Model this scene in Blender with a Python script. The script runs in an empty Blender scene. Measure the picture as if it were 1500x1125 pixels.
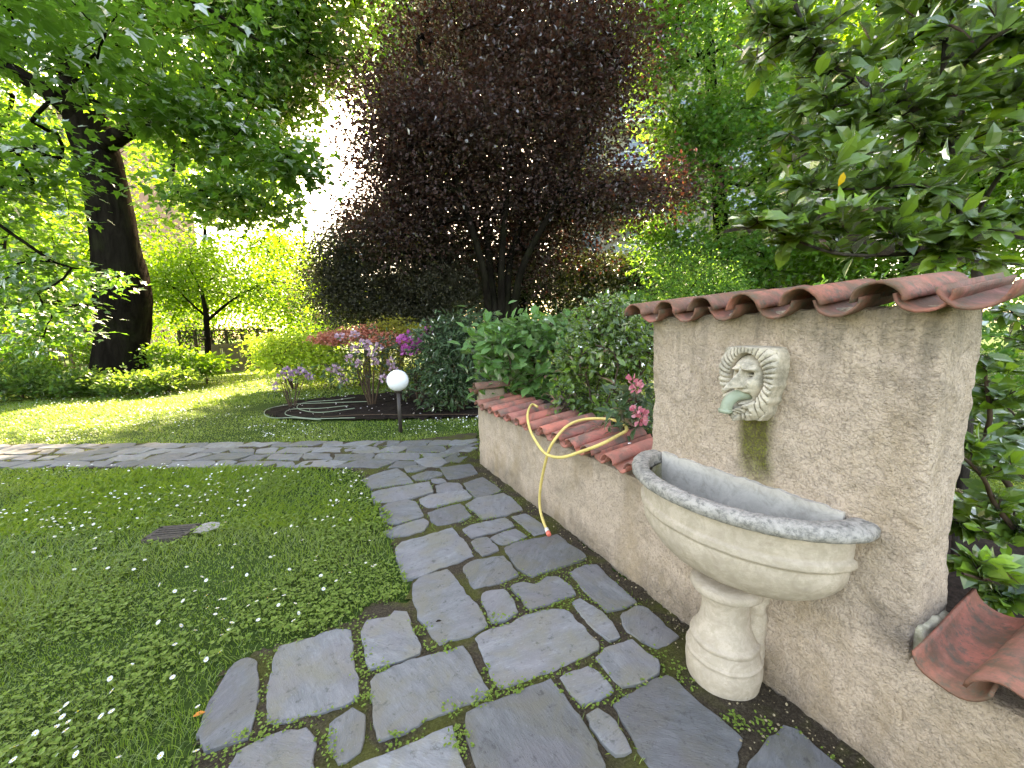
import bpy, math, random
import numpy as np
from mathutils import Matrix, Vector
R = math.radians
rng = np.random.default_rng(7)
random.seed(7)
sc = bpy.context.scene
C = sc.collection
# ------------------------------------------------------------------ camera
F, PITCH, ROLL, EYE = 596.0, R(7.53), R(-1.3), 1.6
cam_d = bpy.data.cameras.new('camera'); cam = bpy.data.objects.new('camera', cam_d); C.objects.link(cam)
cam_d.sensor_width = 36; cam_d.lens = 36*F/1500; cam_d.clip_start = .05; cam_d.clip_end = 600
cam.matrix_world = Matrix.Translation((0, 0, EYE)) @ Matrix.Rotation(math.pi/2-PITCH, 4, 'X') @ Matrix.Rotation(ROLL, 4, 'Z')
sc.camera = cam
# ------------------------------------------------------------------ world, sun, exposure
SUN_EL, SUN_AZ = R(37.5), R(-4.9)
SUN = np.array([math.sin(SUN_AZ)*math.cos(SUN_EL), math.cos(SUN_AZ)*math.cos(SUN_EL), math.sin(SUN_EL)])
world = bpy.data.worlds.new('World'); sc.world = world; world.use_nodes = True
wn = world.node_tree; bg = wn.nodes['Background']
sky = wn.nodes.new('ShaderNodeTexSky'); sky.sky_type = 'NISHITA'; sky.sun_disc = False
sky.sun_elevation = SUN_EL; sky.sun_rotation = SUN_AZ; sky.air_density = 1.0; sky.dust_density = 2.5; sky.ozone_density = 1.0
wn.links.new(sky.outputs[0], bg.inputs[0]); bg.inputs[1].default_value = .15
sun_d = bpy.data.lights.new('sun', 'SUN'); sun_d.energy = 5.0; sun_d.angle = R(.53); sun_d.color = (1, .95, .86)
sun = bpy.data.objects.new('sun', sun_d); C.objects.link(sun)
sun.rotation_euler = Vector(SUN).to_track_quat('Z', 'Y').to_euler(); sun.location = (0, 20, 30)
sc.view_settings.view_transform = 'Standard'; sc.view_settings.look = 'None'; sc.view_settings.gamma = 1
sc.view_settings.use_curve_mapping = False; sc.view_settings.exposure = 3.3
sc.view_settings.use_white_balance = True; sc.view_settings.white_balance_temperature = 9400; sc.view_settings.white_balance_tint = 13
sc.render.engine = 'CYCLES'
sc.cycles.max_bounces = 8; sc.cycles.diffuse_bounces = 4; sc.cycles.glossy_bounces = 2
sc.cycles.transmission_bounces = 6; sc.cycles.transparent_max_bounces = 8
sc.cycles.sample_clamp_indirect = 6; sc.cycles.use_denoising = True
sc.cycles.caustics_reflective = False; sc.cycles.caustics_refractive = False

# ------------------------------------------------------------------ helpers: measuring
def ray(px, py):
    X, Y = px-750, py-562.5
    cr, sr = math.cos(-ROLL), math.sin(-ROLL)
    X, Y = X*cr-Y*sr, X*sr+Y*cr
    u = -Y/F; c, s = math.cos(PITCH), math.sin(PITCH)
    return np.array([X/F, c+u*s, -s+u*c])
def G(px, py, h=0.):                 # the point at height h seen at a photograph position
    d = ray(px, py); return d*((h-EYE)/d[2])+[0, 0, EYE]
def D(px, py, y):                    # the point at ground distance y
    d = ray(px, py); return d*(y/d[1])+[0, 0, EYE]
def proj(P):
    P = np.atleast_2d(P); x, y, z = P[:, 0], P[:, 1], P[:, 2]-EYE
    c, s = math.cos(PITCH), math.sin(PITCH)
    d = y*c-z*s; u = y*s+z*c
    dd = np.where(np.abs(d) < 1e-6, 1e-6, d)
    X, Y = F*x/dd, -F*u/dd
    cr, sr = math.cos(ROLL), math.sin(ROLL)
    return np.stack([750+X*cr-Y*sr, 562.5+X*sr+Y*cr, d], -1)
# the wall's own frame: s runs along the wall towards the camera, n goes behind it
WA = R(25.76); WO = np.array([-.4235, 4.7923, 0]); WU = np.array([math.sin(WA), -math.cos(WA), 0]); WN = np.array([math.cos(WA), math.sin(WA), 0])
WROT = math.atan2(WU[1], WU[0])
def W(s, n, z): return WO+WU*s+WN*n+np.array([0, 0, z])
def sn(P): return (np.asarray(P)[..., :3]-WO)@WU, (np.asarray(P)[..., :3]-WO)@WN
WM = Matrix(((WU[0], WN[0], 0, WO[0]), (WU[1], WN[1], 0, WO[1]), (0, 0, 1, 0), (0, 0, 0, 1)))
S0, S1, H1, H2, TH = 2.79, 3.967, .69, 1.64, .25

# ------------------------------------------------------------------ helpers: noise for geometry
def vnoise(P, seed=0):               # smooth value noise, P (n,3)
    P = np.asarray(P, float); i = np.floor(P).astype(np.int64); f = P-i; f = f*f*(3-2*f)
    def h(a):
        n = (a[:, 0]*374761393+a[:, 1]*668265263+a[:, 2]*2147483647+seed*974634777) & 0xffffffff
        n = ((n ^ (n >> 13))*1274126177) & 0xffffffff
        return ((n ^ (n >> 16)) & 0xffff)/65535.
    o = 0
    for dx in (0, 1):
        for dy in (0, 1):
            for dz in (0, 1):
                w = (f[:, 0] if dx else 1-f[:, 0])*(f[:, 1] if dy else 1-f[:, 1])*(f[:, 2] if dz else 1-f[:, 2])
                o = o+w*h(i+[dx, dy, dz])
    return o*2-1
def fbm(P, oct=3, seed=0):
    return sum(vnoise(np.asarray(P)*2**k, seed+k)*.5**k for k in range(oct))

# ------------------------------------------------------------------ helpers: objects
def prop(o, label=None, cat=None, group=None, kind=None):
    if label: o['label'] = label
    if cat: o['category'] = cat
    if group: o['group'] = group
    if kind: o['kind'] = kind
    return o
def thing(name, label, cat, loc=(0, 0, 0), rz=0, group=None):
    o = bpy.data.objects.new(name, None); C.objects.link(o); o.location = [float(v) for v in loc]; o.rotation_euler = (0, 0, rz)
    o.empty_display_size = .1
    bpy.context.view_layer.update() if False else None
    return prop(o, label, cat, group)
def pm(parent): # the parent's matrix from its own channels
    m = Matrix.Translation(parent.location) @ parent.rotation_euler.to_matrix().to_4x4()
    return (pm(parent.parent) @ m) if parent.parent else m
def mesh(name, V, groups, mats, smooth=False, attr=None):
    """groups: list of (faces array (m,k), material index)"""
    me = bpy.data.meshes.new(name)
    V = np.asarray(V, np.float32)
    groups = [(np.asarray(f, np.int32), mi) for f, mi in groups if len(f)]
    nl = sum(f.size for f, _ in groups); nf = sum(len(f) for f, _ in groups)
    me.vertices.add(len(V)); me.vertices.foreach_set('co', V.ravel())
    me.loops.add(nl); me.polygons.add(nf)
    me.loops.foreach_set('vertex_index', np.concatenate([f.ravel() for f, _ in groups]))
    tot = np.concatenate([np.full(len(f), f.shape[1], np.int32) for f, _ in groups])
    me.polygons.foreach_set('loop_start', np.concatenate([[0], np.cumsum(tot)[:-1]]).astype(np.int32))
    me.polygons.foreach_set('loop_total', tot)
    me.polygons.foreach_set('material_index', np.concatenate([np.full(len(f), mi, np.int32) for f, mi in groups]))
    me.polygons.foreach_set('use_smooth', np.full(nf, smooth))
    for m in (mats if isinstance(mats, (list, tuple)) else [mats]): me.materials.append(m)
    if attr is not None:
        a = me.attributes.new('v', 'FLOAT', 'FACE'); a.data.foreach_set('value', np.asarray(attr, np.float32))
    me.update(calc_edges=True); me.validate(clean_customdata=False)
    return me
def link(name, me, parent=None, world_space=True):
    o = bpy.data.objects.new(name, me); C.objects.link(o)
    if parent is not None:
        o.parent = parent
        if world_space: o.matrix_parent_inverse = pm(parent).inverted()
    return o
class MB:                            # collects shapes of any face size, built as ONE mesh
    def __init__(s): s.V = []; s.g = {}; s.n = 0
    def add(s, V, Fs, mi=0):
        V = np.asarray(V, float)
        for f in Fs: s.g.setdefault((len(f), mi), []).append([i+s.n for i in f])
        s.V.append(V); s.n += len(V); return s
    def box(s, c, d, M=None, mi=0, bev=0):
        c = np.array(c, float); h = np.array(d, float)/2
        if bev <= 0:
            V = np.array([[x, y, z] for x in (-1, 1) for y in (-1, 1) for z in (-1, 1)])*h+c
            Fs = [(0, 1, 3, 2), (4, 6, 7, 5), (0, 4, 5, 1), (2, 3, 7, 6), (0, 2, 6, 4), (1, 5, 7, 3)]
        else:
            V = []; 
            for z, k in ((-h[2], 1), (-h[2]+bev, 0), (h[2]-bev, 0), (h[2], 1)):
                for x, y in ((-1, -1), (1, -1), (1, 1), (-1, 1)):
                    V.append([x*(h[0]-k*bev), y*(h[1]-k*bev), z])
            V = np.array(V)+c
            Fs = [(3, 2, 1, 0), (12, 13, 14, 15)]
            for k in range(3):
                for j in range(4):
                    Fs.append((k*4+j, k*4+(j+1) % 4, k*4+4+(j+1) % 4, k*4+4+j))
        if M is not None: V = np.array([list(M @ Vector(v)) for v in V])
        return s.add(V, Fs, mi)
    def tube(s, P, r, n=8, mi=0, cap=True):
        V, Fs = tube_geo(P, r, n, cap); return s.add(V, Fs, mi)
    def mesh(s, name, mats, smooth=False):
        return mesh(name, np.concatenate(s.V), [(v, k[1]) for k, v in s.g.items()], mats, smooth)
    def build(s, name, mats, parent=None, smooth=False):
        return link(name, s.mesh(name, mats, smooth), parent)
def frames(P):
    P = np.asarray(P, float); T = np.gradient(P, axis=0); T /= np.linalg.norm(T, axis=1)[:, None]+1e-12
    a = np.array([0, 0, 1.]) if abs(T[0, 2]) < .9 else np.array([1., 0, 0])
    N = []; 
    for t in T:
        a = a-t*(a@t); a /= np.linalg.norm(a)+1e-12; N.append(a)
    N = np.array(N); return T, N, np.cross(T, N)
def tube_geo(P, r, n=8, cap=True):
    P = np.asarray(P, float); r = np.broadcast_to(np.asarray(r, float), (len(P),))
    T, N, B = frames(P); a = np.arange(n)*2*math.pi/n
    V = (P[:, None]+r[:, None, None]*(np.cos(a)[None, :, None]*N[:, None]+np.sin(a)[None, :, None]*B[:, None])).reshape(-1, 3)
    Fs = [(i*n+j, i*n+(j+1) % n, (i+1)*n+(j+1) % n, (i+1)*n+j) for i in range(len(P)-1) for j in range(n)]
    if cap: Fs += [tuple(range(n))[::-1], tuple(range((len(P)-1)*n, len(P)*n))]
    return V, Fs
def smoothline(P, k=8):              # Catmull-Rom
    P = np.asarray(P, float); Q = np.vstack([2*P[0]-P[1], P, 2*P[-1]-P[-2]]); out = []
    for i in range(len(P)-1):
        a, b, c, d = Q[i:i+4]
        for t in np.arange(k)/k:
            out.append(.5*(2*b+(c-a)*t+(2*a-5*b+4*c-d)*t*t+(3*b-a-3*c+d)*t**3))
    out.append(P[-1]); return np.array(out)
def grid_faces(nu, nv, wrap=False, flip=False):
    i = np.arange(nu-(0 if wrap else 1))[:, None]; j = np.arange(nv-1)[None, :]
    a = i*nv+j; b = ((i+1) % nu)*nv+j
    f = np.stack([a, b, b+1, a+1], -1).reshape(-1, 4)
    return f[:, ::-1] if flip else f

# ------------------------------------------------------------------ helpers: materials
def mat(name):
    m = bpy.data.materials.new(name); m.use_nodes = True; nt = m.node_tree; nt.nodes.clear()
    out = nt.nodes.new('ShaderNodeOutputMaterial'); return m, nt, out
class NT:
    def __init__(s, name):
        s.m, s.nt, s.out = mat(name)
    def n(s, t, **kw):
        o = s.nt.nodes.new('ShaderNode'+t)
        for k, v in kw.items():
            if hasattr(o, k) and k not in o.inputs: setattr(o, k, v)
            else: s.set(o.inputs[k], v)
        return o
    def set(s, i, v):
        if isinstance(v, bpy.types.NodeSocket): s.nt.links.new(v, i)
        elif isinstance(v, bpy.types.Node): s.nt.links.new(v.outputs[0], i)
        else:
            if i.type == 'RGBA' and len(v) == 3: v = (*v, 1)
            i.default_value = v
    def coord(s, kind='Object', scale=(1, 1, 1), rot=(0, 0, 0), loc=(0, 0, 0)):
        tc = s.n('TexCoord'); mp = s.n('Mapping'); s.nt.links.new(tc.outputs[kind], mp.inputs[0])
        mp.inputs['Scale'].default_value = scale; mp.inputs['Rotation'].default_value = rot; mp.inputs['Location'].default_value = loc
        return mp.outputs[0]
    def noise(s, vec, scale, detail=4, rough=.6, dist=0):
        o = s.n('TexNoise'); s.set(o.inputs['Vector'], vec); o.inputs['Scale'].default_value = scale
        o.inputs['Detail'].default_value = detail; o.inputs['Roughness'].default_value = rough; o.inputs['Distortion'].default_value = dist
        return o.outputs[0]
    def vor(s, vec, scale, feature='F1'):
        o = s.n('TexVoronoi'); o.feature = feature; s.set(o.inputs['Vector'], vec); o.inputs['Scale'].default_value = scale; return o.outputs['Distance']
    def ramp(s, fac, stops, interp='LINEAR'):
        o = s.n('ValToRGB'); s.set(o.inputs[0], fac); r = o.color_ramp; r.interpolation = interp
        while len(r.elements) < len(stops): r.elements.new(.5)
        for e, (p, c) in zip(r.elements, stops):
            e.position = p; e.color = (*c, 1) if not isinstance(c, (int, float)) else (c, c, c, 1)
        return o.outputs[0]
    def mix(s, a, b, fac, mode='MIX'):
        o = s.n('MixRGB'); o.blend_type = mode; s.set(o.inputs[0], fac); s.set(o.inputs[1], a); s.set(o.inputs[2], b); return o.outputs[0]
    def math(s, op, a, b=0.):
        o = s.n('Math'); o.operation = op; s.set(o.inputs[0], a); s.set(o.inputs[1], b); return o.outputs[0]
    def bump(s, h, strength=.5, dist=.01, normal=None):
        o = s.n('Bump'); s.set(o.inputs['Height'], h); o.inputs['Strength'].default_value = strength; o.inputs['Distance'].default_value = dist
        if normal is not None: s.set(o.inputs['Normal'], normal)
        return o.outputs[0]
    def bsdf(s, color, rough=.8, spec=.3, normal=None, **kw):
        o = s.n('BsdfPrincipled'); s.set(o.inputs['Base Color'], color); s.set(o.inputs['Roughness'], rough)
        o.inputs['Specular IOR Level'].default_value = spec
        if normal is not None: s.set(o.inputs['Normal'], normal)
        for k, v in kw.items(): s.set(o.inputs[k], v)
        return o.outputs[0]
    def end(s, sh): s.set(s.out.inputs[0], sh); return s.m

def leaf_mat(name, dark, light, trans, gloss=.25, rough=.4, tf=.45):
    t = NT(name); at = t.n('Attribute', attribute_name='v'); oi = t.n('ObjectInfo')
    f = t.math('FRACT', t.math('ADD', at.outputs['Fac'], t.math('MULTIPLY', oi.outputs['Random'], .97)))
    col = t.ramp(f, [(0, dark), (.55, tuple((a+b)/2 for a, b in zip(dark, light))), (1, light)])
    tcol = t.mix(trans, tuple(c*.62 for c in trans), f)
    d = t.n('BsdfDiffuse', Color=col); tr = t.n('BsdfTranslucent', Color=tcol)
    m1 = t.n('MixShader'); m1.inputs[0].default_value = tf; t.set(m1.inputs[1], d); t.set(m1.inputs[2], tr)
    g = t.n('BsdfGlossy', Color=(1, 1, 1)); g.inputs['Roughness'].default_value = rough
    fr = t.n('Fresnel'); fr.inputs[0].default_value = 1.4
    m2 = t.n('MixShader'); t.set(m2.inputs[0], t.math('MULTIPLY', fr, gloss)); t.set(m2.inputs[1], m1); t.set(m2.inputs[2], g)
    return t.end(m2)
def flat_mat(name, col, rough=.6, spec=.3, var=.25, scale=20, bump=0., metal=0.):
    t = NT(name); v = t.coord(); n = t.noise(v, scale, 4)
    c = t.mix(tuple(x*(1-var) for x in col), tuple(min(1, x*(1+var)) for x in col), t.ramp(n, [(.3, 0.), (.7, 1.)]))
    nm = t.bump(n, bump, .01) if bump else None
    return t.end(t.bsdf(c, rough, spec, nm, Metallic=metal))

def stucco(name, tint):
    t = NT(name); v = t.coord()
    big = t.noise(v, 1.7, 5, .6); mid = t.noise(v, 9, 6, .65); fine = t.noise(v, 55, 5, .7)
    dv = t.coord(scale=(1, 1, .8), rot=(0, R(28), 0))
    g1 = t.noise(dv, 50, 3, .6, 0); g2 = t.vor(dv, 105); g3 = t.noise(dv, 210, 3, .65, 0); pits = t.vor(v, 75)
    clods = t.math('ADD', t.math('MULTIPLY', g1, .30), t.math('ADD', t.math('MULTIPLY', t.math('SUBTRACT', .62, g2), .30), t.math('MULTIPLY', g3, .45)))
    cr = t.math('ABSOLUTE', t.math('SUBTRACT', t.noise(t.coord(scale=(1, 1, 1.6), rot=(0, R(32), 0)), 16, 5, .6, .2), .5))
    c = t.ramp(mid, [(.25, tuple(x*.86 for x in tint)), (.5, tint), (.75, tuple(x*1.10 for x in tint))])
    c = t.mix(c, (.30, .25, .19), t.ramp(big, [(.50, 0.), (.70, .4)]))
    c = t.mix(c, tuple(x*.5 for x in tint), t.ramp(clods, [(.33, .5), (.385, 0.)]))  # low grain darkened, high grain lightened: relief shading put into the colour
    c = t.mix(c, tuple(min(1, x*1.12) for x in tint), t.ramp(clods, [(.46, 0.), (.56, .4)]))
    # grime of its own shape: under the eaves, along the foot, and the moss run below the spout
    sx = t.n('SeparateXYZ', Vector=v); X, Z = sx.outputs[0], sx.outputs[2]
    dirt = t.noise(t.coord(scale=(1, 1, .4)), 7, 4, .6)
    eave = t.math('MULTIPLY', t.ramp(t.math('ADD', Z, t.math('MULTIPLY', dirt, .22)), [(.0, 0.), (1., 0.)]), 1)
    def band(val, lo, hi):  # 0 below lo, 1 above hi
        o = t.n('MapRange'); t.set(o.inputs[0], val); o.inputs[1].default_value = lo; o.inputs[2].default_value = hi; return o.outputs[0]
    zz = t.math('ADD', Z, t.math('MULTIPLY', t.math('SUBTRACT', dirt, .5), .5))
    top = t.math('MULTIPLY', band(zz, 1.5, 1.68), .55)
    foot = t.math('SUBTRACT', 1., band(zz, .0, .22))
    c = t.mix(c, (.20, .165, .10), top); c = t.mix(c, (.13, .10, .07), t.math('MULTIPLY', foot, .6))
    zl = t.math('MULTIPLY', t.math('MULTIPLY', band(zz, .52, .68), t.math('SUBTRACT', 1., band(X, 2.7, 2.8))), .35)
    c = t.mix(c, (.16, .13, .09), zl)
    ochre = t.ramp(t.noise(t.coord(scale=(1, 1, .6)), 3.2, 6, .65, .3), [(.50, 0.), (.66, .55)]); c = t.mix(c, (.34, .245, .15), ochre)
    drip = t.ramp(t.noise(t.coord(scale=(1, 1, .10)), 11, 5, .65), [(.50, 0.), (.66, 1.)]); c = t.mix(c, (.13, .11, .085), t.math('MULTIPLY', drip, t.math('MULTIPLY', band(zz, 1.15, 1.6), .6)))
    drk = t.ramp(t.noise(v, 4., 6, .7, .4), [(.56, 0.), (.72, .5)]); c = t.mix(c, (.17, .145, .12), drk)
    # moss run
    xo = t.math('ADD', t.math('ABSOLUTE', t.math('SUBTRACT', X, 3.41)), t.math('MULTIPLY', t.math('SUBTRACT', dirt, .5), .10))
    ms = t.math('MULTIPLY', t.math('SUBTRACT', 1., band(xo, .045, .095)), t.math('MULTIPLY', band(zz, .82, 1.0), t.math('SUBTRACT', 1., band(Z, 1.20, 1.24))))
    moss = t.mix((.10, .085, .03), (.16, .17, .015), t.ramp(clods, [(.38, 0.), (.52, 1.)]))
    c = t.mix(c, moss, t.math('MULTIPLY', ms, .92))
    # soot coloured smudge near the low right wall
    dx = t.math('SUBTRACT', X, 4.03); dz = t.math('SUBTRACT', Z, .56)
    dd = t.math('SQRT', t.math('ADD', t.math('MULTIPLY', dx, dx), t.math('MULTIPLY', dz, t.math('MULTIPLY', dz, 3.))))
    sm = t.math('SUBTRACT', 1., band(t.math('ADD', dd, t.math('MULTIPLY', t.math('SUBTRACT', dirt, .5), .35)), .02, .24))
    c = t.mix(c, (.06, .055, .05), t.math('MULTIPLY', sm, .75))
    h = t.math('ADD', t.math('MULTIPLY', clods, 1.), t.math('ADD', t.math('MULTIPLY', t.ramp(cr, [(0., 0.), (.03, 1.)]), .16), t.math('MULTIPLY', fine, .25)))
    h = t.math('ADD', h, t.math('MULTIPLY', t.ramp(pits, [(.0, 0.), (.22, 1.)]), .35))
    return t.end(t.bsdf(c, .95, .15, t.bump(h, 1., .014)))
def stone_mat(name, tint, grime=(.09, .085, .08), rough=.85, speck=80, lichen=None, ls=30, point=False):
    t = NT(name); v = t.coord(); n = t.noise(v, 6, 6, .65); f = t.noise(v, speck, 4, .7)
    c = t.ramp(n, [(.3, tuple(x*.78 for x in tint)), (.6, tint), (.8, tuple(min(1, x*1.12) for x in tint))])
    c = t.mix(c, grime, t.ramp(t.noise(v, 14, 6, .7, .8), [(.46, 0.), (.70, .6)]))
    if lichen: c = t.mix(c, lichen, t.ramp(t.noise(v, ls, 8, .8, .1), [(.46, 0.), (.60, .5 if point else .85)]))
    if point:  # creases darkened in colour, painted shade that sharpens the carving
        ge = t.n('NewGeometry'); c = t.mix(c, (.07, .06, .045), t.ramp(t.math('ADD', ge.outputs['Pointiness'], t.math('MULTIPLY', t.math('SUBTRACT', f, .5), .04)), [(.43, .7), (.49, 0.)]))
    h = t.math('ADD', t.math('MULTIPLY', n, .5), t.math('MULTIPLY', f, .3))
    return t.end(t.bsdf(c, rough, .25, t.bump(h, .8, .008)))
def slate():
    t = NT('slate'); oi = t.n('ObjectInfo'); v = t.coord()
    va = t.n('VectorMath'); va.operation = 'ADD'; t.set(va.inputs[0], v)
    cb = t.n('CombineXYZ'); t.set(cb.inputs[0], t.math('MULTIPLY', oi.outputs['Random'], 37.)); t.set(cb.inputs[1], t.math('MULTIPLY', oi.outputs['Random'], 11.)); t.set(va.inputs[1], cb)
    mp = t.n('Mapping'); t.set(mp.inputs[0], va); mp.inputs['Scale'].default_value = (1, 3.4, 3)
    st = t.noise(mp, 6, 9, .74, .15); bl = t.noise(va, 5, 5, .6, .5); fi = t.noise(mp, 40, 5, .7, .4); sp = t.noise(va, 180, 2, .6)
    c = t.ramp(st, [(.25, (.115, .120, .130)), (.5, (.185, .190, .205)), (.78, (.285, .290, .305))])
    c = t.mix(c, (.20, .18, .12), t.ramp(bl, [(.44, 0.), (.62, .85)]))
    c = t.mix(c, (.20, .175, .20), t.math('MULTIPLY', t.ramp(t.noise(va, 2.2, 3), [(.45, 0.), (.6, 1.)]), .5))
    c = t.mix(c, (.40, .40, .40), t.ramp(fi, [(.58, 0.), (.78, .6)]))
    c = t.mix(c, (.46, .45, .43), t.ramp(sp, [(.70, 0.), (.78, .7)]))
    c = t.mix(c, (.06, .058, .05), t.ramp(t.noise(va, 24, 7, .75), [(.34, .6), (.44, 0.)]))
    hs = t.n('HueSaturation'); t.set(hs.inputs['Color'], c); t.set(hs.inputs['Value'], t.math('ADD', .62, t.math('MULTIPLY', oi.outputs['Random'], .46)))
    hs.inputs['Saturation'].default_value = .62
    h = t.math('ADD', t.math('MULTIPLY', st, 1.), t.math('ADD', t.math('MULTIPLY', fi, .45), t.math('MULTIPLY', bl, .5)))
    return t.end(t.bsdf(hs, t.ramp(fi, [(.3, .62), (.7, .85)]), .3, t.bump(h, .9, .010)))
def terracotta(name='terracotta', old=0):
    t = NT(name); oi = t.n('ObjectInfo'); v = t.coord(); rnd = oi.outputs['Random']
    va = t.n('VectorMath'); va.operation = 'ADD'; t.set(va.inputs[0], v)
    cb = t.n('CombineXYZ'); t.set(cb.inputs[0], t.math('MULTIPLY', rnd, 50.)); t.set(va.inputs[1], cb)
    n = t.noise(va, 12, 6, .7); g = t.noise(va, 5, 7, .7, .6); f = t.noise(va, 120, 3, .6)
    base = t.ramp(rnd, [(0, (.50, .15, .10)), (.3, (.52, .17, .13)), (.5, (.33, .12, .10)), (.75, (.44, .15, .11)), (1, (.56, .20, .14))])
    c = t.mix(base, (.60, .32, .23), t.ramp(n, [(.55, 0.), (.75, .55)]))
    c = t.mix(c, (.13, .105, .085), t.math('MULTIPLY', t.ramp(g, [(.42, 0.), (.58, 1.)]), t.ramp(rnd, [(.0, .55), (.45, .95), (.75, .5), (1., .9)])))
    c = t.mix(c, (.40, .36, .28), t.ramp(t.noise(va, 38, 5, .7), [(.64, 0.), (.74, .6)]))
    if old:
        c = t.mix(c, (.15, .085, .055), t.ramp(t.noise(va, 9, 6, .7), [(.34, .1), (.60, .95)])); c = t.mix(c, (.10, .095, .07), t.ramp(t.noise(va, 26, 7, .75), [(.52, 0.), (.62, .75)]))
    h = t.math('ADD', t.math('MULTIPLY', n, .6), t.math('MULTIPLY', f, .3))
    return t.end(t.bsdf(c, .8, .25, t.bump(h, .8, .008)))
def soil():
    t = NT('soil_and_moss'); v = t.coord(); n = t.noise(v, 5, 7, .7); f = t.noise(v, 90, 5, .75); b = t.noise(v, 2.6, 4, .6, .7)
    c = t.ramp(f, [(.3, (.035, .026, .018)), (.55, (.085, .066, .046)), (.75, (.17, .14, .10))])
    moss = t.ramp(f, [(.3, (.055, .055, .012)), (.7, (.14, .15, .035))])
    c = t.mix(c, moss, t.ramp(b, [(.46, 0.), (.60, .8)]))
    c = t.mix(c, (.30, .28, .24), t.ramp(t.noise(v, 230, 2, .5), [(.70, 0.), (.74, .8)]))
    return t.end(t.bsdf(c, .95, .1, t.bump(t.math('ADD', n, f), 1., .02)))
def lawn_base():
    t = NT('lawn_soil'); v = t.coord(); n = t.noise(v, 1.3, 6, .65); f = t.noise(v, 60, 5, .7)
    c = t.ramp(f, [(.3, (.018, .030, .008)), (.6, (.045, .085, .015)), (.8, (.085, .13, .03))])
    c = t.mix(c, (.05, .045, .022), t.ramp(n, [(.55, 0.), (.7, .6)]))
    return t.end(t.bsdf(c, .95, .1, t.bump(f, .8, .02)))
def bark(name, a, b, scale=6, bs=1., green=0):
    t = NT(name); v = t.coord(scale=(1, 1, .22)); n = t.noise(v, scale, 8, .7, .8); w = t.noise(v, scale*5, 5, .7)
    c = t.ramp(n, [(.35, a), (.65, b)])
    if green: c = t.mix(c, (.05, .07, .02), t.ramp(t.noise(t.coord(), 1.5, 4), [(.5, 0.), (.7, green)]))
    return t.end(t.bsdf(c, 1., .0, t.bump(t.math('ADD', n, t.math('MULTIPLY', w, .4)), bs, .05)))
M = dict(
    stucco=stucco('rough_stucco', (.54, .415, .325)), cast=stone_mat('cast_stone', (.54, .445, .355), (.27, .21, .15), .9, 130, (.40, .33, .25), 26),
    rim=stone_mat('weathered_rim_stone', (.40, .365, .33), (.13, .12, .11), .9, 90, (.12, .115, .105), 44),
    plaster=stone_mat('whitish_basin_plaster', (.52, .475, .43), (.22, .195, .165)),
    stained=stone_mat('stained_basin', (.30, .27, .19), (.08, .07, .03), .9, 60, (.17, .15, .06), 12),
    mask=stone_mat('carved_stone', (.62, .53, .42), (.13, .12, .09), .85, 110, (.10, .10, .08), 9, True), slate=slate(), tile=terracotta(), tile_old=terracotta('old_terracotta', 1), soil=soil(), lawn=lawn_base(),
    mortar=stone_mat('lime_mortar', (.46, .40, .30), (.16, .14, .09), .95, 45, (.22, .21, .12), 22), patina=stone_mat('verdigris_pipe', (.33, .37, .28), (.20, .20, .13), .6, 60),
    bark=bark('dark_bark', (.006, .005, .004), (.018, .015, .012), 5, 1., .12), bark_grey=bark('grey_bark', (.04, .034, .03), (.11, .095, .08), 9),
    twig=flat_mat('brown_twig', (.075, .05, .035), .9, .1), mulch=flat_mat('dark_mulch', (.022, .015, .012), .95, .1, .6, 40, .8),
    yellow=flat_mat('yellow_hose_rubber', (.66, .50, .17), .5, .35, .16, 14), pink=flat_mat('coral_plastic', (.80, .17, .12), .35, .4, .05),
    clear=flat_mat('pale_plastic', (.72, .68, .62), .3, .5, .05), drip=flat_mat('pale_green_drip_hose', (.22, .27, .19), .6, .3, .1),
    iron=flat_mat('rusty_iron', (.07, .055, .045), .8, .3, .4, 60, .3), post=flat_mat('dark_lamp_post', (.045, .035, .032), .5, .4, .2, 40),
    wood=flat_mat('weathered_wood', (.10, .075, .05), .9, .1, .4, 30, .3), reed=flat_mat('dry_reed', (.20, .16, .10), .9, .1, .5, 50, .3),
    white=flat_mat('white_petal', (.80, .80, .78), .7, .2, .03), yolk=flat_mat('yellow_flower_centre', (.70, .45, .03), .8, .1, .1),
    petal=flat_mat('fallen_pale_petal', (.75, .66, .66), .8, .1, .1), pinkflower=leaf_mat('pink_petals', (.62, .16, .24), (.80, .38, .42), (.80, .25, .30), .1, .6, .35),
    mauve=leaf_mat('mauve_petals', (.30, .16, .30), (.58, .42, .56), (.5, .3, .5), .1, .6, .35), magenta=leaf_mat('magenta_petals', (.45, .06, .32), (.70, .22, .55), (.6, .15, .5), .1, .6, .35),
    palepink=leaf_mat('pale_pink_petals', (.48, .28, .40), (.72, .52, .62), (.6, .4, .5), .1, .6, .35),
    litter=flat_mat('dry_litter', (.30, .24, .15), .9, .1, .7, 90), leaf_orange=flat_mat('orange_dead_leaf', (.55, .20, .04), .7, .2, .3), leaf_yellow=leaf_mat('yellow_leaf', (.75, .45, .02), (.8, .5, .03), (.8, .5, .03), .2),
)
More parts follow.
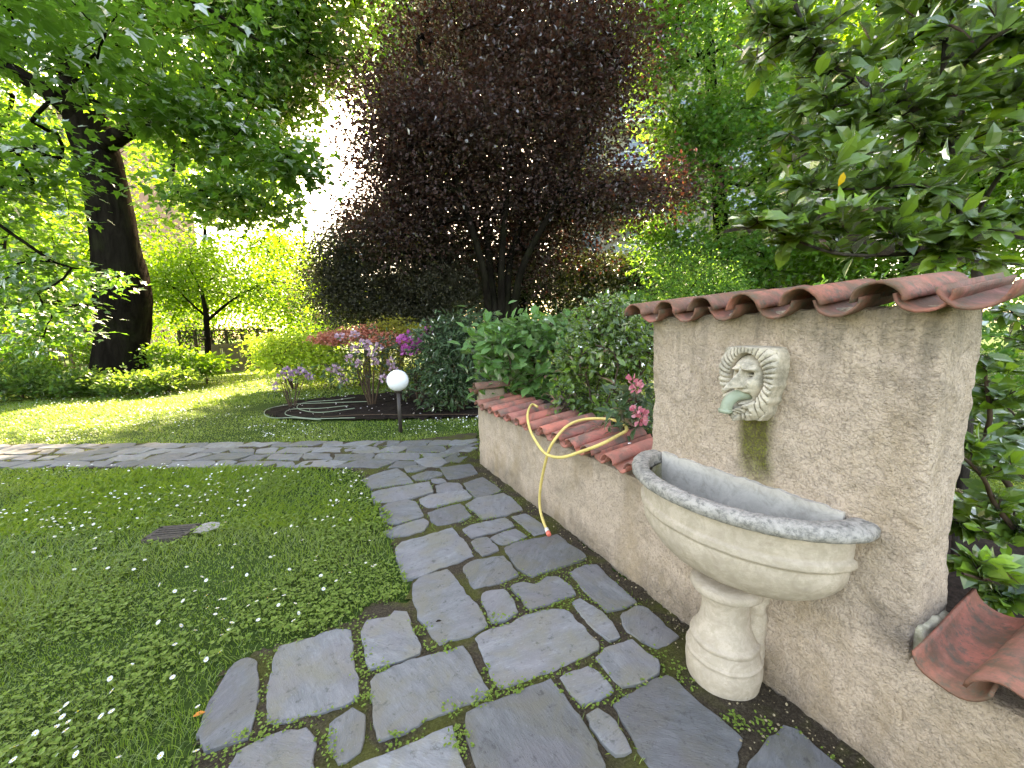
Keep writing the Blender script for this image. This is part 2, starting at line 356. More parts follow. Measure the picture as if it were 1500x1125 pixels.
L = dict(
    big=leaf_mat('big_tree_leaf', (.025, .075, .016), (.055, .13, .030), (.26, .55, .04), .3, .45, .45),
    spray=leaf_mat('near_maple_leaf', (.035, .10, .022), (.075, .17, .035), (.19, .44, .04), .3, .4, .42),
    lit=leaf_mat('fresh_leaf', (.04, .11, .012), (.09, .19, .025), (.36, .66, .03), .25, .5, .48),
    green=leaf_mat('green_tree_leaf', (.035, .105, .020), (.075, .19, .045), (.36, .74, .07), .35, .4, .45),
    copper=leaf_mat('copper_leaf', (.034, .025, .023), (.078, .042, .038), (.22, .06, .035), .3, .4, .28),  # base colour lifted, standing in for haze over the crown
    bronze=leaf_mat('bronze_leaf', (.034, .034, .028), (.080, .076, .055), (.16, .15, .05), .35, .4, .3),
    camellia=leaf_mat('camellia_leaf', (.028, .075, .016), (.16, .28, .05), (.40, .64, .04), 1.6, .27, .42),
    young=leaf_mat('young_camellia_leaf', (.15, .32, .03), (.28, .46, .06), (.42, .66, .04), .7, .3, .35),
    hydrangea=leaf_mat('hydrangea_leaf', (.06, .16, .04), (.12, .26, .075), (.26, .50, .06), .6, .4, .36),
    rhodo=leaf_mat('rhododendron_leaf', (.028, .062, .022), (.06, .11, .045), (.14, .22, .04), .7, .35, .2),
    redmaple=leaf_mat('red_maple_leaf', (.46, .15, .11), (.62, .25, .18), (.80, .26, .16), .2, .5, .4),
    goldmaple=leaf_mat('golden_maple_leaf', (.20, .20, .03), (.32, .28, .06), (.62, .55, .06), .2, .5, .45),
    golden=leaf_mat('sun_painted_bush_leaf', (.26, .40, .04), (.50, .60, .09), (.55, .75, .06), .25, .5, .45),  # leaf colour brightened to stand in for sun that the bush doesn't get
    dark=leaf_mat('shade_painted_leaf', (.020, .030, .014), (.045, .060, .025), (.09, .13, .02), .3, .45, .25),  # shade put into the leaf colour: darkened, with little light let through
    fern=leaf_mat('low_plant_leaf', (.03, .08, .018), (.07, .15, .03), (.30, .50, .05), .3, .45, .4),
    grass=leaf_mat('grass_blade', (.085, .165, .020), (.30, .36, .080), (.34, .50, .04), .08, .6, .35),
    clover=leaf_mat('clover_leaf', (.085, .16, .025), (.24, .31, .07), (.26, .40, .04), .25, .5, .3),
)

# ------------------------------------------------------------------ leaves
def T_(V, Fs): return np.array(V, float), np.array(Fs)
rhomb = T_([(0, 0, 0), (.30, .45, .05), (0, 1, -.04), (-.30, .45, .05)], [(0, 1, 2), (0, 2, 3)])
oval = T_([(0, 0, 0), (.24, .3, .07), (.25, .62, .05), (0, 1, -.10), (-.25, .62, .05), (-.24, .3, .07), (0, .32, 0), (0, .66, -.01)],
          [(0, 1, 6, 6), (6, 1, 2, 7), (7, 2, 3, 3), (0, 6, 5, 5), (6, 7, 4, 5), (7, 3, 4, 4)])
long_ = T_(oval[0]*[.62, 1, 1], oval[1])
def maple_t(big=True):
    ang = [-150, -118, -95, -62, -42, -22, 0, 22, 42, 62, 95, 118, 150]
    rad = [.30, .42, .32, .72, .44, .50, 1.0, .50, .44, .72, .32, .42, .30] if big else [.3, .42, .34, .7, .46, .5, .9, .5, .46, .7, .34, .42, .3]
    V = [(0, 0, 0)]+[(math.sin(R(a))*r*.75, (math.cos(R(a))*r+.25)*.8, (.04 if abs(a) > 30 else -.08)*r) for a, r in zip(ang, rad)]
    return T_(V, [(0, i, i+1) for i in range(1, len(V)-1)])
maple = maple_t()
lobed = T_([(0, 0, 0), (.55, .45, .02), (.20, .58, .03), (0, 1.05, -.08), (-.20, .58, .03), (-.55, .45, .02)], [(0, 1, 2), (0, 2, 3), (0, 3, 4), (0, 4, 5)])
def fix(t): # drop duplicated corner quads into triangles
    V, Fs = t; out = []
    for f in Fs:
        f = list(dict.fromkeys(int(i) for i in f)); out += [(f[0], f[i], f[i+1]) for i in range(1, len(f)-1)]
    return V, np.array(out)
oval = fix(oval); long_ = fix(long_)
def unit(a): return a/(np.linalg.norm(a, axis=-1, keepdims=True)+1e-9)
def basis(d, up):
    y = unit(d); x = unit(np.cross(y, up)); z = np.cross(x, y); return x, y, z
def leaf_geo(t, P, d, up, size, wid=1.):
    x, y, z = basis(d, up); V, Fs = t
    A = P[:, None]+size[:, None, None]*(V[None, :, 0, None]*wid*x[:, None]+V[None, :, 1, None]*y[:, None]+V[None, :, 2, None]*z[:, None])
    Fa = (Fs[None]+(np.arange(len(P))*len(V))[:, None, None]).reshape(-1, Fs.shape[1])
    return A.reshape(-1, 3), Fa
def cloud(name, parent, m, t, P, d, up, size, v=None, stuff=True):
    V, Fa = leaf_geo(t, P, d, up, size); v = rng.random(len(P)) if v is None else v
    o = link(name, mesh(name, V, [(Fa, 0)], m, False, np.repeat(v, len(t[1]))), parent)
    if stuff: o['kind'] = 'stuff'
    return o
def leaf_parts(name, parent, m, t, P, d, up, size): # large leaves, one object each, sharing one mesh
    me = mesh(name, t[0], [(t[1], 0)], m, False, np.zeros(len(t[1])))
    x, y, z = basis(d, up); inv = pm(parent).inverted()
    for i in range(len(P)):
        o = bpy.data.objects.new(name, me); C.objects.link(o); o.parent = parent
        s = size[i]; Mx = Matrix([[*(x[i][k]*s, y[i][k]*s, z[i][k]*s), P[i][k]] for k in range(3)]+[[0, 0, 0, 1]])
        o.matrix_basis = inv @ Mx
def split_visible(P, size, k, margin=0):   # the k leaves that show largest in the picture
    q = proj(P); a = size/np.maximum(q[:, 2], .05)
    vis = (q[:, 2] > .2) & (q[:, 0] > -margin) & (q[:, 0] < 1500+margin) & (q[:, 1] > -margin) & (q[:, 1] < 1125+margin)
    a = np.where(vis, a, -1); idx = np.argsort(-a)[:k]; idx = idx[a[idx] > 0]
    mk = np.zeros(len(P), bool); mk[idx] = True; return mk

# openings in the canopy: where sun reaches the ground (ellipses on the lawn and path: x, y, rx, ry, turn)
HOLES = []
def sunhole(px, py, rx, ry, rot=0):
    g = G(px, py); HOLES.append((g[0], g[1], rx, ry, R(rot)))
def lit(P):
    if not HOLES: return np.zeros(len(P), bool)
    g = P[:, :2]-SUN[:2]/SUN[2]*P[:, 2:3]; m = np.zeros(len(P), bool)
    for x, y, rx, ry, a in HOLES:
        dx, dy = g[:, 0]-x, g[:, 1]-y; c, s = math.cos(a), math.sin(a)
        m |= ((dx*c+dy*s)/rx)**2+((-dx*s+dy*c)/ry)**2 < 1
    return m

# ------------------------------------------------------------------ tree generator
def lobes(L_, shell=.45, seed=0):
    """L_: (centre, (rx,ry,rz), n) -> cluster centres, mostly near the surface"""
    r = np.random.default_rng(seed); out = []
    for c, rad, n in L_:
        u = unit(r.normal(size=(n, 3))); k = (shell**3+(1-shell**3)*r.random(n))**(1/3)
        out.append(np.array(c)+u*k[:, None]*np.array(rad))
    return np.concatenate(out)
def plobe(px, py, y, rpx, rpy, n, deep=None):
    c = D(px, py, y); rx = rpx/F*y; rz = rpy/F*y; return (c, (rx, deep or (rx+rz)/2*.9, rz), n)
def branches(stems, targets, r0, seed=0, tip=.006, step=.5, sag=.06, power=.42, pull=.35):
    """stems: list of (polyline, radius array). returns node arrays and chains"""
    r = np.random.default_rng(seed); P = []; par = []; base = []
    for pl, rad in stems:
        pl = np.asarray(pl, float); k0 = len(P)
        for i, p in enumerate(pl): P.append(p); par.append(k0+i-1 if i else -1); base.append(True)
    P = np.array(P); ns = len(P)
    A = np.zeros((ns+len(targets)*14+10, 3)); A[:ns] = P; n = ns; par = list(par)
    depth = np.zeros(len(A)); chains = []
    start = np.full(len(A), False)
    d0 = np.min(np.linalg.norm(targets[:, None]-P[None], axis=2), axis=1)
    for ti in np.argsort(d0):
        t = targets[ti]; dv = t-A[:n]; dist = np.linalg.norm(dv, axis=1)
        up = np.clip(-dv[:, 2]/(dist+1e-6), 0, 1)
        cost = dist*(1+.6*up)+depth[:n]*pull*.3
        j = int(np.argmin(cost)); L0 = dist[j]; k = int(min(12, max(2, round(L0/step)+1)))
        a = A[j]; mid = (a+t)/2+r.normal(size=3)*L0*.10; mid[2] += L0*sag
        idx = [j]; prev = j
        for q in range(1, k+1):
            s = q/k; p = (1-s)**2*a+2*s*(1-s)*mid+s*s*t+r.normal(size=3)*L0*.012*(q < k)
            A[n] = p; depth[n] = depth[prev]+L0/k; par.append(prev); idx.append(n); prev = n; n += 1
        chains.append(idx)
    w = np.zeros(n)
    for c in chains: w[c[-1]] += 1
    for i in range(n-1, -1, -1):
        if par[i] >= 0: w[par[i]] += w[i]
    rad = tip+ (np.maximum(w, 1)**power-1)*tip*1.4+tip*.2
    if len(rad) > ns:
        mx = rad[ns:].max(); rad = np.minimum(rad, np.minimum(rad, r0)) if mx > r0 else rad
    return A[:n], chains, rad
def tubes_mesh(name, A, chains, rad, m, sides=5):
    V = []; Fs = []; n = 0
    for c in chains:
        if len(c) < 2: continue
        rr = rad[c].copy(); rr[0] = min(rr[0], rr[1]*1.15)
        v, f = tube_geo(A[c], rr, sides, False); V.append(v); Fs.append(np.array(f)+n); n += len(v)
    return mesh(name, np.concatenate(V), [(np.concatenate(Fs), 0)], m, True)
def leaves_at(targets, per, spread, seed, size, flat=.55, droop=.25, center=None):
    r = np.random.default_rng(seed); n = len(targets)*per
    cr = r.normal(size=(n, 3))*spread*np.array([1, 1, flat]); P = np.repeat(targets, per, 0)+cr
    out = unit(cr)
    d = unit(out*[1, 1, .4]+r.normal(size=(n, 3))*.55+[0, 0, -droop])
    up = unit(r.normal(size=(n, 3))*.55+[0, 0, 1])
    s = size*(.65+.6*r.random(n))
    v = np.clip(np.repeat(r.random(len(targets)), per)*.5+r.random(n)*.5, 0, .999)
    return P, d, up, s, v
def trunk_mesh(name, stems, m, rough=.06, sides=16, seed=1, k=6):
    V = []; Fs = []; n = 0
    for pl, rad in stems:
        Q = smoothline(pl, k); rr = np.interp(np.linspace(0, 1, len(Q)), np.linspace(0, 1, len(rad)), rad)
        v, f = tube_geo(Q, rr, sides, False); v = np.array(v)
        ctr = np.repeat(Q, sides, 0); dirv = unit(v-ctr)
        rad_ = np.repeat(rr, sides)
        a = np.tile(np.arange(sides)/sides*2*math.pi, len(Q))
        nz = fbm(np.stack([np.cos(a)*2.2, np.sin(a)*2.2, ctr[:, 2]*.8], 1)+7*seed, 3, seed)
        v += dirv*(nz*rough*rad_)[:, None]
        V.append(v); Fs.append(np.array([x for x in f])+n); n += len(v)
    return mesh(name, np.concatenate(V), [(np.concatenate(Fs), 0)], m, True)
def tree(name, label, cat, base, stems, lob, leafm, t, per, spread, size, barkm=None, group=None, seed=0, shell=.45, tip=.012,
         step=.8, r0=.15, droop=.25, flat=.55, hole=True, sides=4, keep=None, stemrough=.08, npart=0, power=.42, crown='crown'):
    root = thing(name, label, cat, base, 0, group); barkm = barkm or M['bark']
    if stems: link('trunk', trunk_mesh('trunk', stems, barkm, stemrough, 14, seed), root)
    T = lobes(lob, shell, seed)
    if hole: T = T[~lit(T)]
    T = T[T[:, 2] > .15]
    if keep is not None: T = T[keep(T)]
    ns = [(smoothline(pl, 4), None) for pl, _ in stems] if stems else [(np.array([base, np.array(base)+[0, 0, .1]]), None)]
    A, ch, rad = branches(ns, T, r0, seed, tip, step, power=power)
    b = link('branches', tubes_mesh('branches', A, ch, rad, barkm, sides), root); b['kind'] = 'stuff'
    P, d, up, s, v = leaves_at(T, per, spread, seed+5, size, flat, droop)
    if hole:
        k = ~lit(P); P, d, up, s, v = P[k], d[k], up[k], s[k], v[k]
    if npart:
        mk = split_visible(P, s, npart); leaf_parts('leaf', root, leafm, t, P[mk], d[mk], up[mk], s[mk])
        P, d, up, s, v = P[~mk], d[~mk], up[~mk], s[~mk], v[~mk]
    cloud(crown, root, leafm, t, P, d, up, s, v)
    return root

# ================================================================== THE GROUND
def sheet(name, pts, z, m, kind='structure'):
    mb = MB(); mb.add([[p[0], p[1], z] for p in pts], [tuple(range(len(pts)))]); o = mb.build(name, m)
    o['kind'] = kind; return o
xs = np.concatenate([[-250, -120, -60, -30], np.linspace(-20, 20, 61), [30, 60, 120, 250]]); ys = np.concatenate([[-60, -10], np.linspace(-2, 26, 57), [40, 80, 160, 300]])
gx, gy = np.meshgrid(xs, ys, indexing='ij')
gv = np.stack([gx.ravel(), gy.ravel(), np.full(gx.size, -.012)], 1)
ground = link('lawn', mesh('lawn', gv, [(grid_faces(len(xs), len(ys)), 0)], M['lawn'], True)); ground['kind'] = 'structure'

# ---- the path bed: soil and moss, with the slate laid on it
left_edge = [(250, 1180), (285, 1100), (325, 985), (385, 945), (520, 912), (540, 890), (600, 880), (594, 840), (575, 800), (572, 760), (548, 735), (535, 700), (520, 688)]
pathL = [G(*p)[:2] for p in left_edge]
nearwall = [W(s, .02, 0)[:2] for s in (0.0, 1, 2, 3, 4, 4.6)][::-1]
crossS = [G(0, 687)[:2], G(300, 687)[:2]]; crossN = [G(0, 651)[:2], G(300, 651)[:2]]
farx = -16.
def lin(p, q, x): return (x, p[1]+(q[1]-p[1])*(x-p[0])/(q[0]-p[0]))
cs_ = G(0, 686)[:2], G(520, 687)[:2]; cn_ = G(0, 652)[:2], G(600, 646)[:2]
bed_poly = [lin(*cs_, farx)]+[tuple(cs_[0]), tuple(cs_[1])]+[tuple(p) for p in pathL[::-1]]+[(-.6, .2), (2.6, .2)]+[tuple(p) for p in nearwall]+[tuple(G(700, 632)[:2]), tuple(G(640, 641)[:2])]+[tuple(cn_[1]), tuple(cn_[0]), lin(*cn_, farx)]
def inside(P, poly):
    x, y = P[:, 0], P[:, 1]; m = np.zeros(len(P), bool); n = len(poly)
    for i in range(n):
        (x1, y1), (x2, y2) = poly[i][:2], poly[(i+1) % n][:2]
        if y1 == y2: continue
        c = ((y1 > y) != (y2 > y)) & (x < (x2-x1)*(y-y1)/(y2-y1)+x1); m ^= c
    return m
# bed as a fine bumpy grid clipped to its outline
def bumpy(name, poly, z, amp, step, m, region, seed=3, edge=.0):
    x0, x1, y0, y1 = region; X = np.arange(x0, x1, step); Y = np.arange(y0, y1, step)
    a, b = np.meshgrid(X, Y, indexing='ij'); P = np.stack([a.ravel(), b.ravel(), np.zeros(a.size)], 1)
    P[:, :2] += .15*step*rng.normal(size=(len(P), 2))
    P[:, 2] = z+amp*fbm(P*[9, 9, 1], 3, seed)
    f = grid_faces(len(X), len(Y)); c = P[f].mean(1); cj = c+.05*np.stack([vnoise(c*6, 5), vnoise(c*6, 6), 0*c[:, 0]], 1)
    f = f[inside(cj, poly)]
    u, inv = np.unique(f, return_inverse=True)
    return link(name, mesh(name, P[u], [(inv.reshape(f.shape), 0)], m, True))
path = bumpy('path', bed_poly, .004, .006, .028, M['soil'], (-3, 3, .2, 6.3)); path['kind'] = 'structure'
far_bed = bumpy('path_bed', bed_poly, .002, .004, .12, M['soil'], (farx, -3, 3.5, 8.5), 4); far_bed.parent = path; far_bed['kind'] = 'structure'

# ---- slates traced one by one
def T2(pts): return [(250+x/2.3077, 780+y/2.3077) for x, y in pts]
def T3(pts): return [(800+x/2.143, 780+y/2.143) for x, y in pts]
def T4(pts): return [(500+x/3.3333, 600+y/3.3333) for x, y in pts]
STONES = [T2(p) for p in [
    [(120,742),(100,680),(130,600),(165,530),(215,450),(260,432),(292,450),(288,560),(285,610),(262,700),(190,725)],
    [(352,440),(370,395),(450,375),(560,335),(605,345),(608,420),(632,500),(628,555),(590,590),(480,615),(390,645),(338,640),(332,560),(345,490)],
    [(652,345),(670,305),(740,295),(755,278),(795,282),(815,345),(845,395),(840,415),(745,445),(672,470),(665,410)],
    [(680,515),(700,490),(800,450),(905,420),(985,392),(1010,430),(1070,545),(1040,575),(900,615),(800,675),(712,705),(695,650),(690,580)],
    [(822,180),(850,155),(935,130),(965,165),(1000,215),(1045,270),(1068,315),(1020,345),(910,380),(885,355),(845,290),(825,240)],
    [(1032,365),(1060,345),(1160,315),(1200,290),(1290,268),(1330,268),(1365,300),(1435,375),(1438,400),(1330,450),(1200,500),(1118,530),(1090,490),(1060,420)],
    [(1008,620),(1040,600),(1150,565),(1225,535),(1280,510),(1310,550),(1370,630),(1430,720),(1460,810),(1475,900),(1090,920),(1030,750),(1005,680)],
    [(544,660),(580,625),(615,607),(645,640),(650,700),(640,745),(570,778),(548,730)],
    [(200,800),(240,750),(330,705),(455,672),(482,710),(475,760),(470,850),(440,900),(190,920)],
    [(620,800),(700,770),(790,740),(880,700),(945,670),(955,720),(980,780),(1000,860),(980,930),(620,940)],
    [(1052,225),(1070,210),(1125,198),(1155,240),(1172,275),(1130,300),(1085,305),(1070,270)],
    [(1150,190),(1190,175),(1235,186),(1270,160),(1310,160),(1345,185),(1367,215),(1290,240),(1218,265),(1185,225)]]]
STONES += [T3(p) for p in [
    [(75,130),(120,110),(160,108),(200,150),(250,195),(282,222),(240,240),(190,250),(150,210),(110,170)],
    [(82,225),(110,215),(150,240),(200,285),(228,330),(195,342),(150,305),(110,260)],
    [(238,270),(290,237),(320,250),(370,300),(410,330),(350,370),(300,345),(250,305)],
    [(158,400),(190,375),(270,347),(300,380),(345,410),(345,445),(300,470),(240,490),(195,440)],
    [(55,465),(90,445),(130,432),(165,445),(205,500),(160,525),(115,545),(80,510)],
    [(218,550),(290,500),(380,460),(420,490),(480,550),(540,590),(605,650),(590,690),(600,720),(560,770),(400,830),(300,690),(260,620)],
    [(130,585),(165,565),(200,590),(240,650),(258,685),(215,700),(175,655)],
    [(635,739),(680,700),(710,660),(745,622),(790,640),(850,690),(910,745),(1000,840),(740,880)]]]
STONES += [T4(p) for p in [
    [(270,690),(300,655),(400,630),(540,585),(575,630),(620,680),(637,720),(560,750),(470,780),(400,815),(305,830),(295,770),(280,730)],
    [(800,685),(850,660),(1050,620),(1100,660),(1160,700),(1195,730),(1100,765),(1010,790),(935,825),(870,780),(830,730)],
    [(600,775),(650,745),(790,725),(830,780),(862,815),(780,845),(650,880),(625,830)],
    [(640,655),(660,640),(710,632),(740,665),(767,695),(690,720),(665,690)],
    [(735,635),(780,610),(850,590),(900,625),(840,650),(790,665),(760,655)],
    [(595,590),(640,570),(800,535),(845,575),(800,590),(700,615),(640,630)],
    [(835,530),(900,515),(940,540),(1000,590),(1000,605),(940,617),(900,580)],
    [(610,470),(660,440),(790,418),(830,440),(880,495),(800,520),(690,535),(650,500)],
    [(430,510),(480,490),(580,465),(610,500),(628,525),(580,550),(470,572),(445,545)],
    [(190,490),(230,465),(320,445),(360,460),(400,525),(340,545),(280,560),(205,560)],
    [(385,445),(430,425),(600,400),(635,435),(560,455),(430,485),(405,470)],
    [(150,410),(200,395),(425,358),(445,410),(350,435),(250,455),(165,460)],
    [(600,365),(640,350),(690,335),(740,370),(780,400),(720,425),(655,437),(625,400)],
    [(465,380),(510,365),(575,365),(595,400),(540,405),(475,410)],
    [(110,345),(160,320),(270,290),(310,320),(350,365),(240,375),(150,390)],
    [(345,330),(420,305),(480,310),(490,325),(420,345),(365,350)],
    [(485,290),(560,280),(630,272),(662,315),(600,335),(525,345)],
    [(360,255),(430,235),(490,240),(510,265),(480,282),(420,285)],
    [(310,290),(360,275),(415,290),(360,306),(325,308)],
    [(215,600),(280,575),(400,540),(425,565),(400,595),(330,615),(250,625)],
    [(440,345),(490,343),(510,358),(450,362)]]]
def slab(poly, top, parent, i, rough=.008, step=.024, thick=.05):
    poly = np.array([p[:2] for p in poly]); c = poly.mean(0); Q = []
    for k in range(len(poly)):
        a, b = poly[k], poly[(k+1) % len(poly)]; n = max(1, int(np.linalg.norm(b-a)/step))
        Q += [a+(b-a)*q/n for q in range(n)]
    Q = np.array(Q)
    Q = (Q+np.roll(Q, 1, 0)*.1+np.roll(Q, -1, 0)*.1)/1.2; Q = c+(Q-c)*(1+.014/np.maximum(np.linalg.norm(Q-c, axis=1), .05))[:, None]
    Q3 = np.c_[Q, np.zeros(len(Q))]; out = unit(Q-c)
    Q = Q+out*(rough*fbm(Q3*20, 2, i)+rough*.9*np.minimum(0, vnoise(Q3*60, i+9)))[:, None]
    ang = rng.uniform(0, math.pi); ca, sa = math.cos(ang), math.sin(ang)
    area = abs(np.sum(Q[:, 0]*np.roll(Q[:, 1], -1)-Q[:, 1]*np.roll(Q[:, 0], -1)))/2
    if np.sum(Q[:, 0]*np.roll(Q[:, 1], -1)-Q[:, 1]*np.roll(Q[:, 0], -1)) < 0: Q = Q[::-1]
    q = (Q-c); q = np.stack([q[:, 0]*ca+q[:, 1]*sa, -q[:, 0]*sa+q[:, 1]*ca], 1); n = len(q)
    inset = unit(q)*.006; nz = .003*vnoise(np.c_[q*30, np.zeros(n)], i)
    tilt = rng.normal(size=2)*.008
    rings = [np.c_[q+inset*.6, np.full(n, -thick)], np.c_[q, top-.012+nz], np.c_[q-inset*.15, top-.003+nz*.6], np.c_[q-inset*.9, np.full(n, top)],
             np.c_[q*.62, top+.0025*vnoise(np.c_[q*9, np.ones(n)], i+3)]]
    for r_ in rings[1:]: r_[:, 2] += r_[:, 0]*tilt[0]+r_[:, 1]*tilt[1]
    V = np.concatenate(rings+[[[0, 0, top]]]); fs = []
    j = np.arange(n)
    for k in range(4): fs.append(np.stack([k*n+j, k*n+(j+1) % n, (k+1)*n+(j+1) % n, (k+1)*n+j], 1))
    f3 = np.stack([4*n+j, 4*n+(j+1) % n, np.full(n, 5*n)], 1)
    o = link('stone', mesh('stone', V, [(np.concatenate(fs), 0), (f3, 0)], M['slate'], False), path, False)
    o.location = (c[0], c[1], 0); o.rotation_euler = (0, 0, ang)
    return o
STONE_W = []
for i, p in enumerate(STONES):
    w = [G(x, y) for x, y in p]; STONE_W.append([q[:2] for q in w]); slab(w, rng.uniform(.013, .019), path, i)
# the crossing path: irregular rows of slate
def strip_y(x, t):
    a = lin(*cs_, x)[1]; b = lin(*cn_, x)[1]
    if x > -1.9: a = max(a, 4.62 if x < -1.0 else 4.62+(.0 if x < -.75 else .4))
    if x > -.9: b = b+.1
    return a+(b-a)*t
k = 100
xs_rows = 4
for r_ in range(xs_rows):
    x = -13.5+rng.uniform(0, .3); lo, hi = r_/xs_rows, (r_+1)/xs_rows
    while x < -.62:
        w = rng.uniform(.24, .62) if x > -8 else rng.uniform(.4, .8); g_ = rng.uniform(.012, .03)
        x2 = min(x+w, -.5)
        if x2-x < .15: break
        j = lambda: rng.uniform(-.06, .06)
        sk = rng.uniform(-.09, .09)
        q = [(x+g_+sk, strip_y(x, lo)+g_+j()*.5), ((x+x2)/2, strip_y(x, lo)+g_+j()), (x2-g_+sk, strip_y(x2, lo)+g_+j()*.5),
             (x2-g_+j()*.5, strip_y((x+x2)/2, (lo+hi)/2)), (x2-g_-sk, strip_y(x2, hi)-g_+j()*.5), ((x+x2)/2+j(), strip_y(x, hi)-g_+j()), (x+g_-sk, strip_y(x, hi)-g_+j()*.5), (x+g_, strip_y(x, (lo+hi)/2)+j())]
        q = np.array(q)
        STONE_W.append([tuple(a) for a in q]); slab(q, rng.uniform(.008, .016), path, k, .02, .07 if x > -6 else .14); k += 1
        x = x2

# ---- mulch bed with its kerbless edge
bedpts = [G(*p)[:2] for p in [(384,606),(400,598),(440,588),(500,582),(560,577),(640,574),(760,572),(860,560),(860,640),(700,612),(640,614),(560,616),(470,616),(410,615)]]
mulch = bumpy('mulch_bed', bedpts, .03, .03, .07, M['mulch'], (-6, 3.5, 6.5, 12), 8); mulch['kind'] = 'structure'
shade_bed = bumpy('planting_bed', [W(.0, .30, 0)[:2], W(4.2, .30, 0)[:2], W(4.2, 3.2, 0)[:2], W(-1.0, 3.0, 0)[:2], W(-1.2, .4, 0)[:2]], .02, .03, .09, M['mulch'], (-2, 6, 0, 9), 9); shade_bed['kind'] = 'structure'

# ================================================================== THE WALLS
def wall_box(name, s0, s1, n0, n1, z0, z1, parent, seed, step=.02, amp=.006, rnd=.02):
    """a plastered block with softly uneven faces, in the wall's frame"""
    ls, lz, ln = s1-s0, z1-z0, n1-n0
    ns, nz, nn = max(2, int(ls/step)), max(2, int(lz/step)), max(2, int(ln/step))
    V = []; Fq = []; off = 0
    def face(f, nu, nv, flip):
        nonlocal off
        a, b = np.meshgrid(np.linspace(0, 1, nu+1), np.linspace(0, 1, nv+1), indexing='ij')
        V.append(f(a.ravel(), b.ravel())); Fq.append(grid_faces(nu+1, nv+1, flip=flip)+off); off += (nu+1)*(nv+1)
    o = np.ones
    face(lambda a, b: np.stack([s0+a*ls, n0+0*a, z0+b*lz], 1), ns, nz, False)
    face(lambda a, b: np.stack([s0+a*ls, n1+0*a, z0+b*lz], 1), ns, nz, True)
    face(lambda a, b: np.stack([s0+0*a, n0+a*ln, z0+b*lz], 1), nn, nz, True)
    face(lambda a, b: np.stack([s1+0*a, n0+a*ln, z0+b*lz], 1), nn, nz, False)
    face(lambda a, b: np.stack([s0+a*ls, n0+b*ln, z1+0*a], 1), ns, nn, False)
    P = np.concatenate(V)
    # round the edges, then push every point along a noise field (continuous across edges)
    lo = np.array([s0, n0, z0-1]); hi = np.array([s1, n1, z1])
    core = np.clip(P, lo+rnd, hi-rnd); dv = P-core; l = np.linalg.norm(dv, axis=1, keepdims=True)
    P = np.where(l > rnd*1.001, core+dv/np.maximum(l, 1e-9)*rnd, P)
    q = P*[1, 1, 1]
    nrm = unit(P-np.clip(P, lo+rnd*1.5, hi-rnd*1.5)+1e-6)
    P = P+nrm*(amp*1.2*fbm(q*5, 2, seed)+amp*fbm(q*22, 3, seed+4))[:, None]
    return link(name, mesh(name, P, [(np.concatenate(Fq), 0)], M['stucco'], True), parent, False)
wroot = thing('fountain_wall', 'tall beige stucco wall with terracotta tile coping standing behind the stone fountain', 'wall', WO, WROT)
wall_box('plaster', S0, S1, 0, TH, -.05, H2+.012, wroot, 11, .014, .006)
lroot = thing('low_wall', 'low beige stucco wall with sloping red tiles running from the fountain to the crossing path', 'wall', WO, WROT)
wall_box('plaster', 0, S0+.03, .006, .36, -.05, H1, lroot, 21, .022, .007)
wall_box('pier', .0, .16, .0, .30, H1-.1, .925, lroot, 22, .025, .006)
rroot = thing('low_wall', 'low stucco wall with broad tiles at the right edge beside the fountain wall', 'wall', WO, WROT)
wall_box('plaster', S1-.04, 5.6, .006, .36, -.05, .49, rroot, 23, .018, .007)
mb = wall_box('mortar', S1-.03, S1+.03, .02, .25, .46, .60, rroot, 24, .008, .010, .03); mb.data.materials[0] = M['mortar']

def coppo(r0, r1, Lg, up, seed, th=.009, arc=168, nu=13, nv=7):
    """a clay half-pipe tile along +y from 0 (front) to Lg, radius r0 at the front; up=True crowns, False is a trough"""
    r = np.random.default_rng(seed); a = np.linspace(-R(arc/2), R(arc/2), nu); y = np.linspace(0, Lg, nv)
    V = []
    for side in (0, 1):
        for j, yy in enumerate(y):
            rr = r0+(r1-r0)*yy/Lg-(th if side else 0)
            for aa in a:
                w = 1+.02*math.sin(yy*9+seed)
                V.append([math.sin(aa)*rr*w, yy+(.004*math.sin(aa*5+seed) if j == 0 else 0), (math.cos(aa)*rr-r0*math.cos(R(arc/2)))*1.])
    V = np.array(V)
    if not up: V[:, 2] *= -1
    V[:, 2] += .002*fbm(V*25, 2, seed)
    n = nu*nv; f = []
    f1 = grid_faces(nv, nu); f += [f1, f1[:, ::-1]+n]
    e = []
    for j in range(nu-1): e += [(j, j+1, n+j+1, n+j), ((nv-1)*nu+j+1, (nv-1)*nu+j, n+(nv-1)*nu+j, n+(nv-1)*nu+j+1)]
    for i in range(nv-1): e += [((i+1)*nu, i*nu, n+i*nu, n+(i+1)*nu), (i*nu+nu-1, (i+1)*nu+nu-1, n+(i+1)*nu+nu-1, n+i*nu+nu-1)]
    f.append(np.array(e)); F_ = np.concatenate(f)
    if not up: F_ = F_[:, ::-1]
    return V, F_
def lay(parent, s, n, z, r0, r1, Lg, up, rise, seed, yaw=0., roll=0., name='tile'):
    V, f = coppo(r0, r1, Lg, up, seed)
    o = link(name, mesh('tile', V, [(f, 0)], M['tile_old' if parent.name.startswith('fountain_wall') or seed in (301, 302) or seed >= 600 else 'tile'], True), parent, False)
    o.location = (s, n, z); o.rotation_euler = (rise, roll, yaw)
    return o
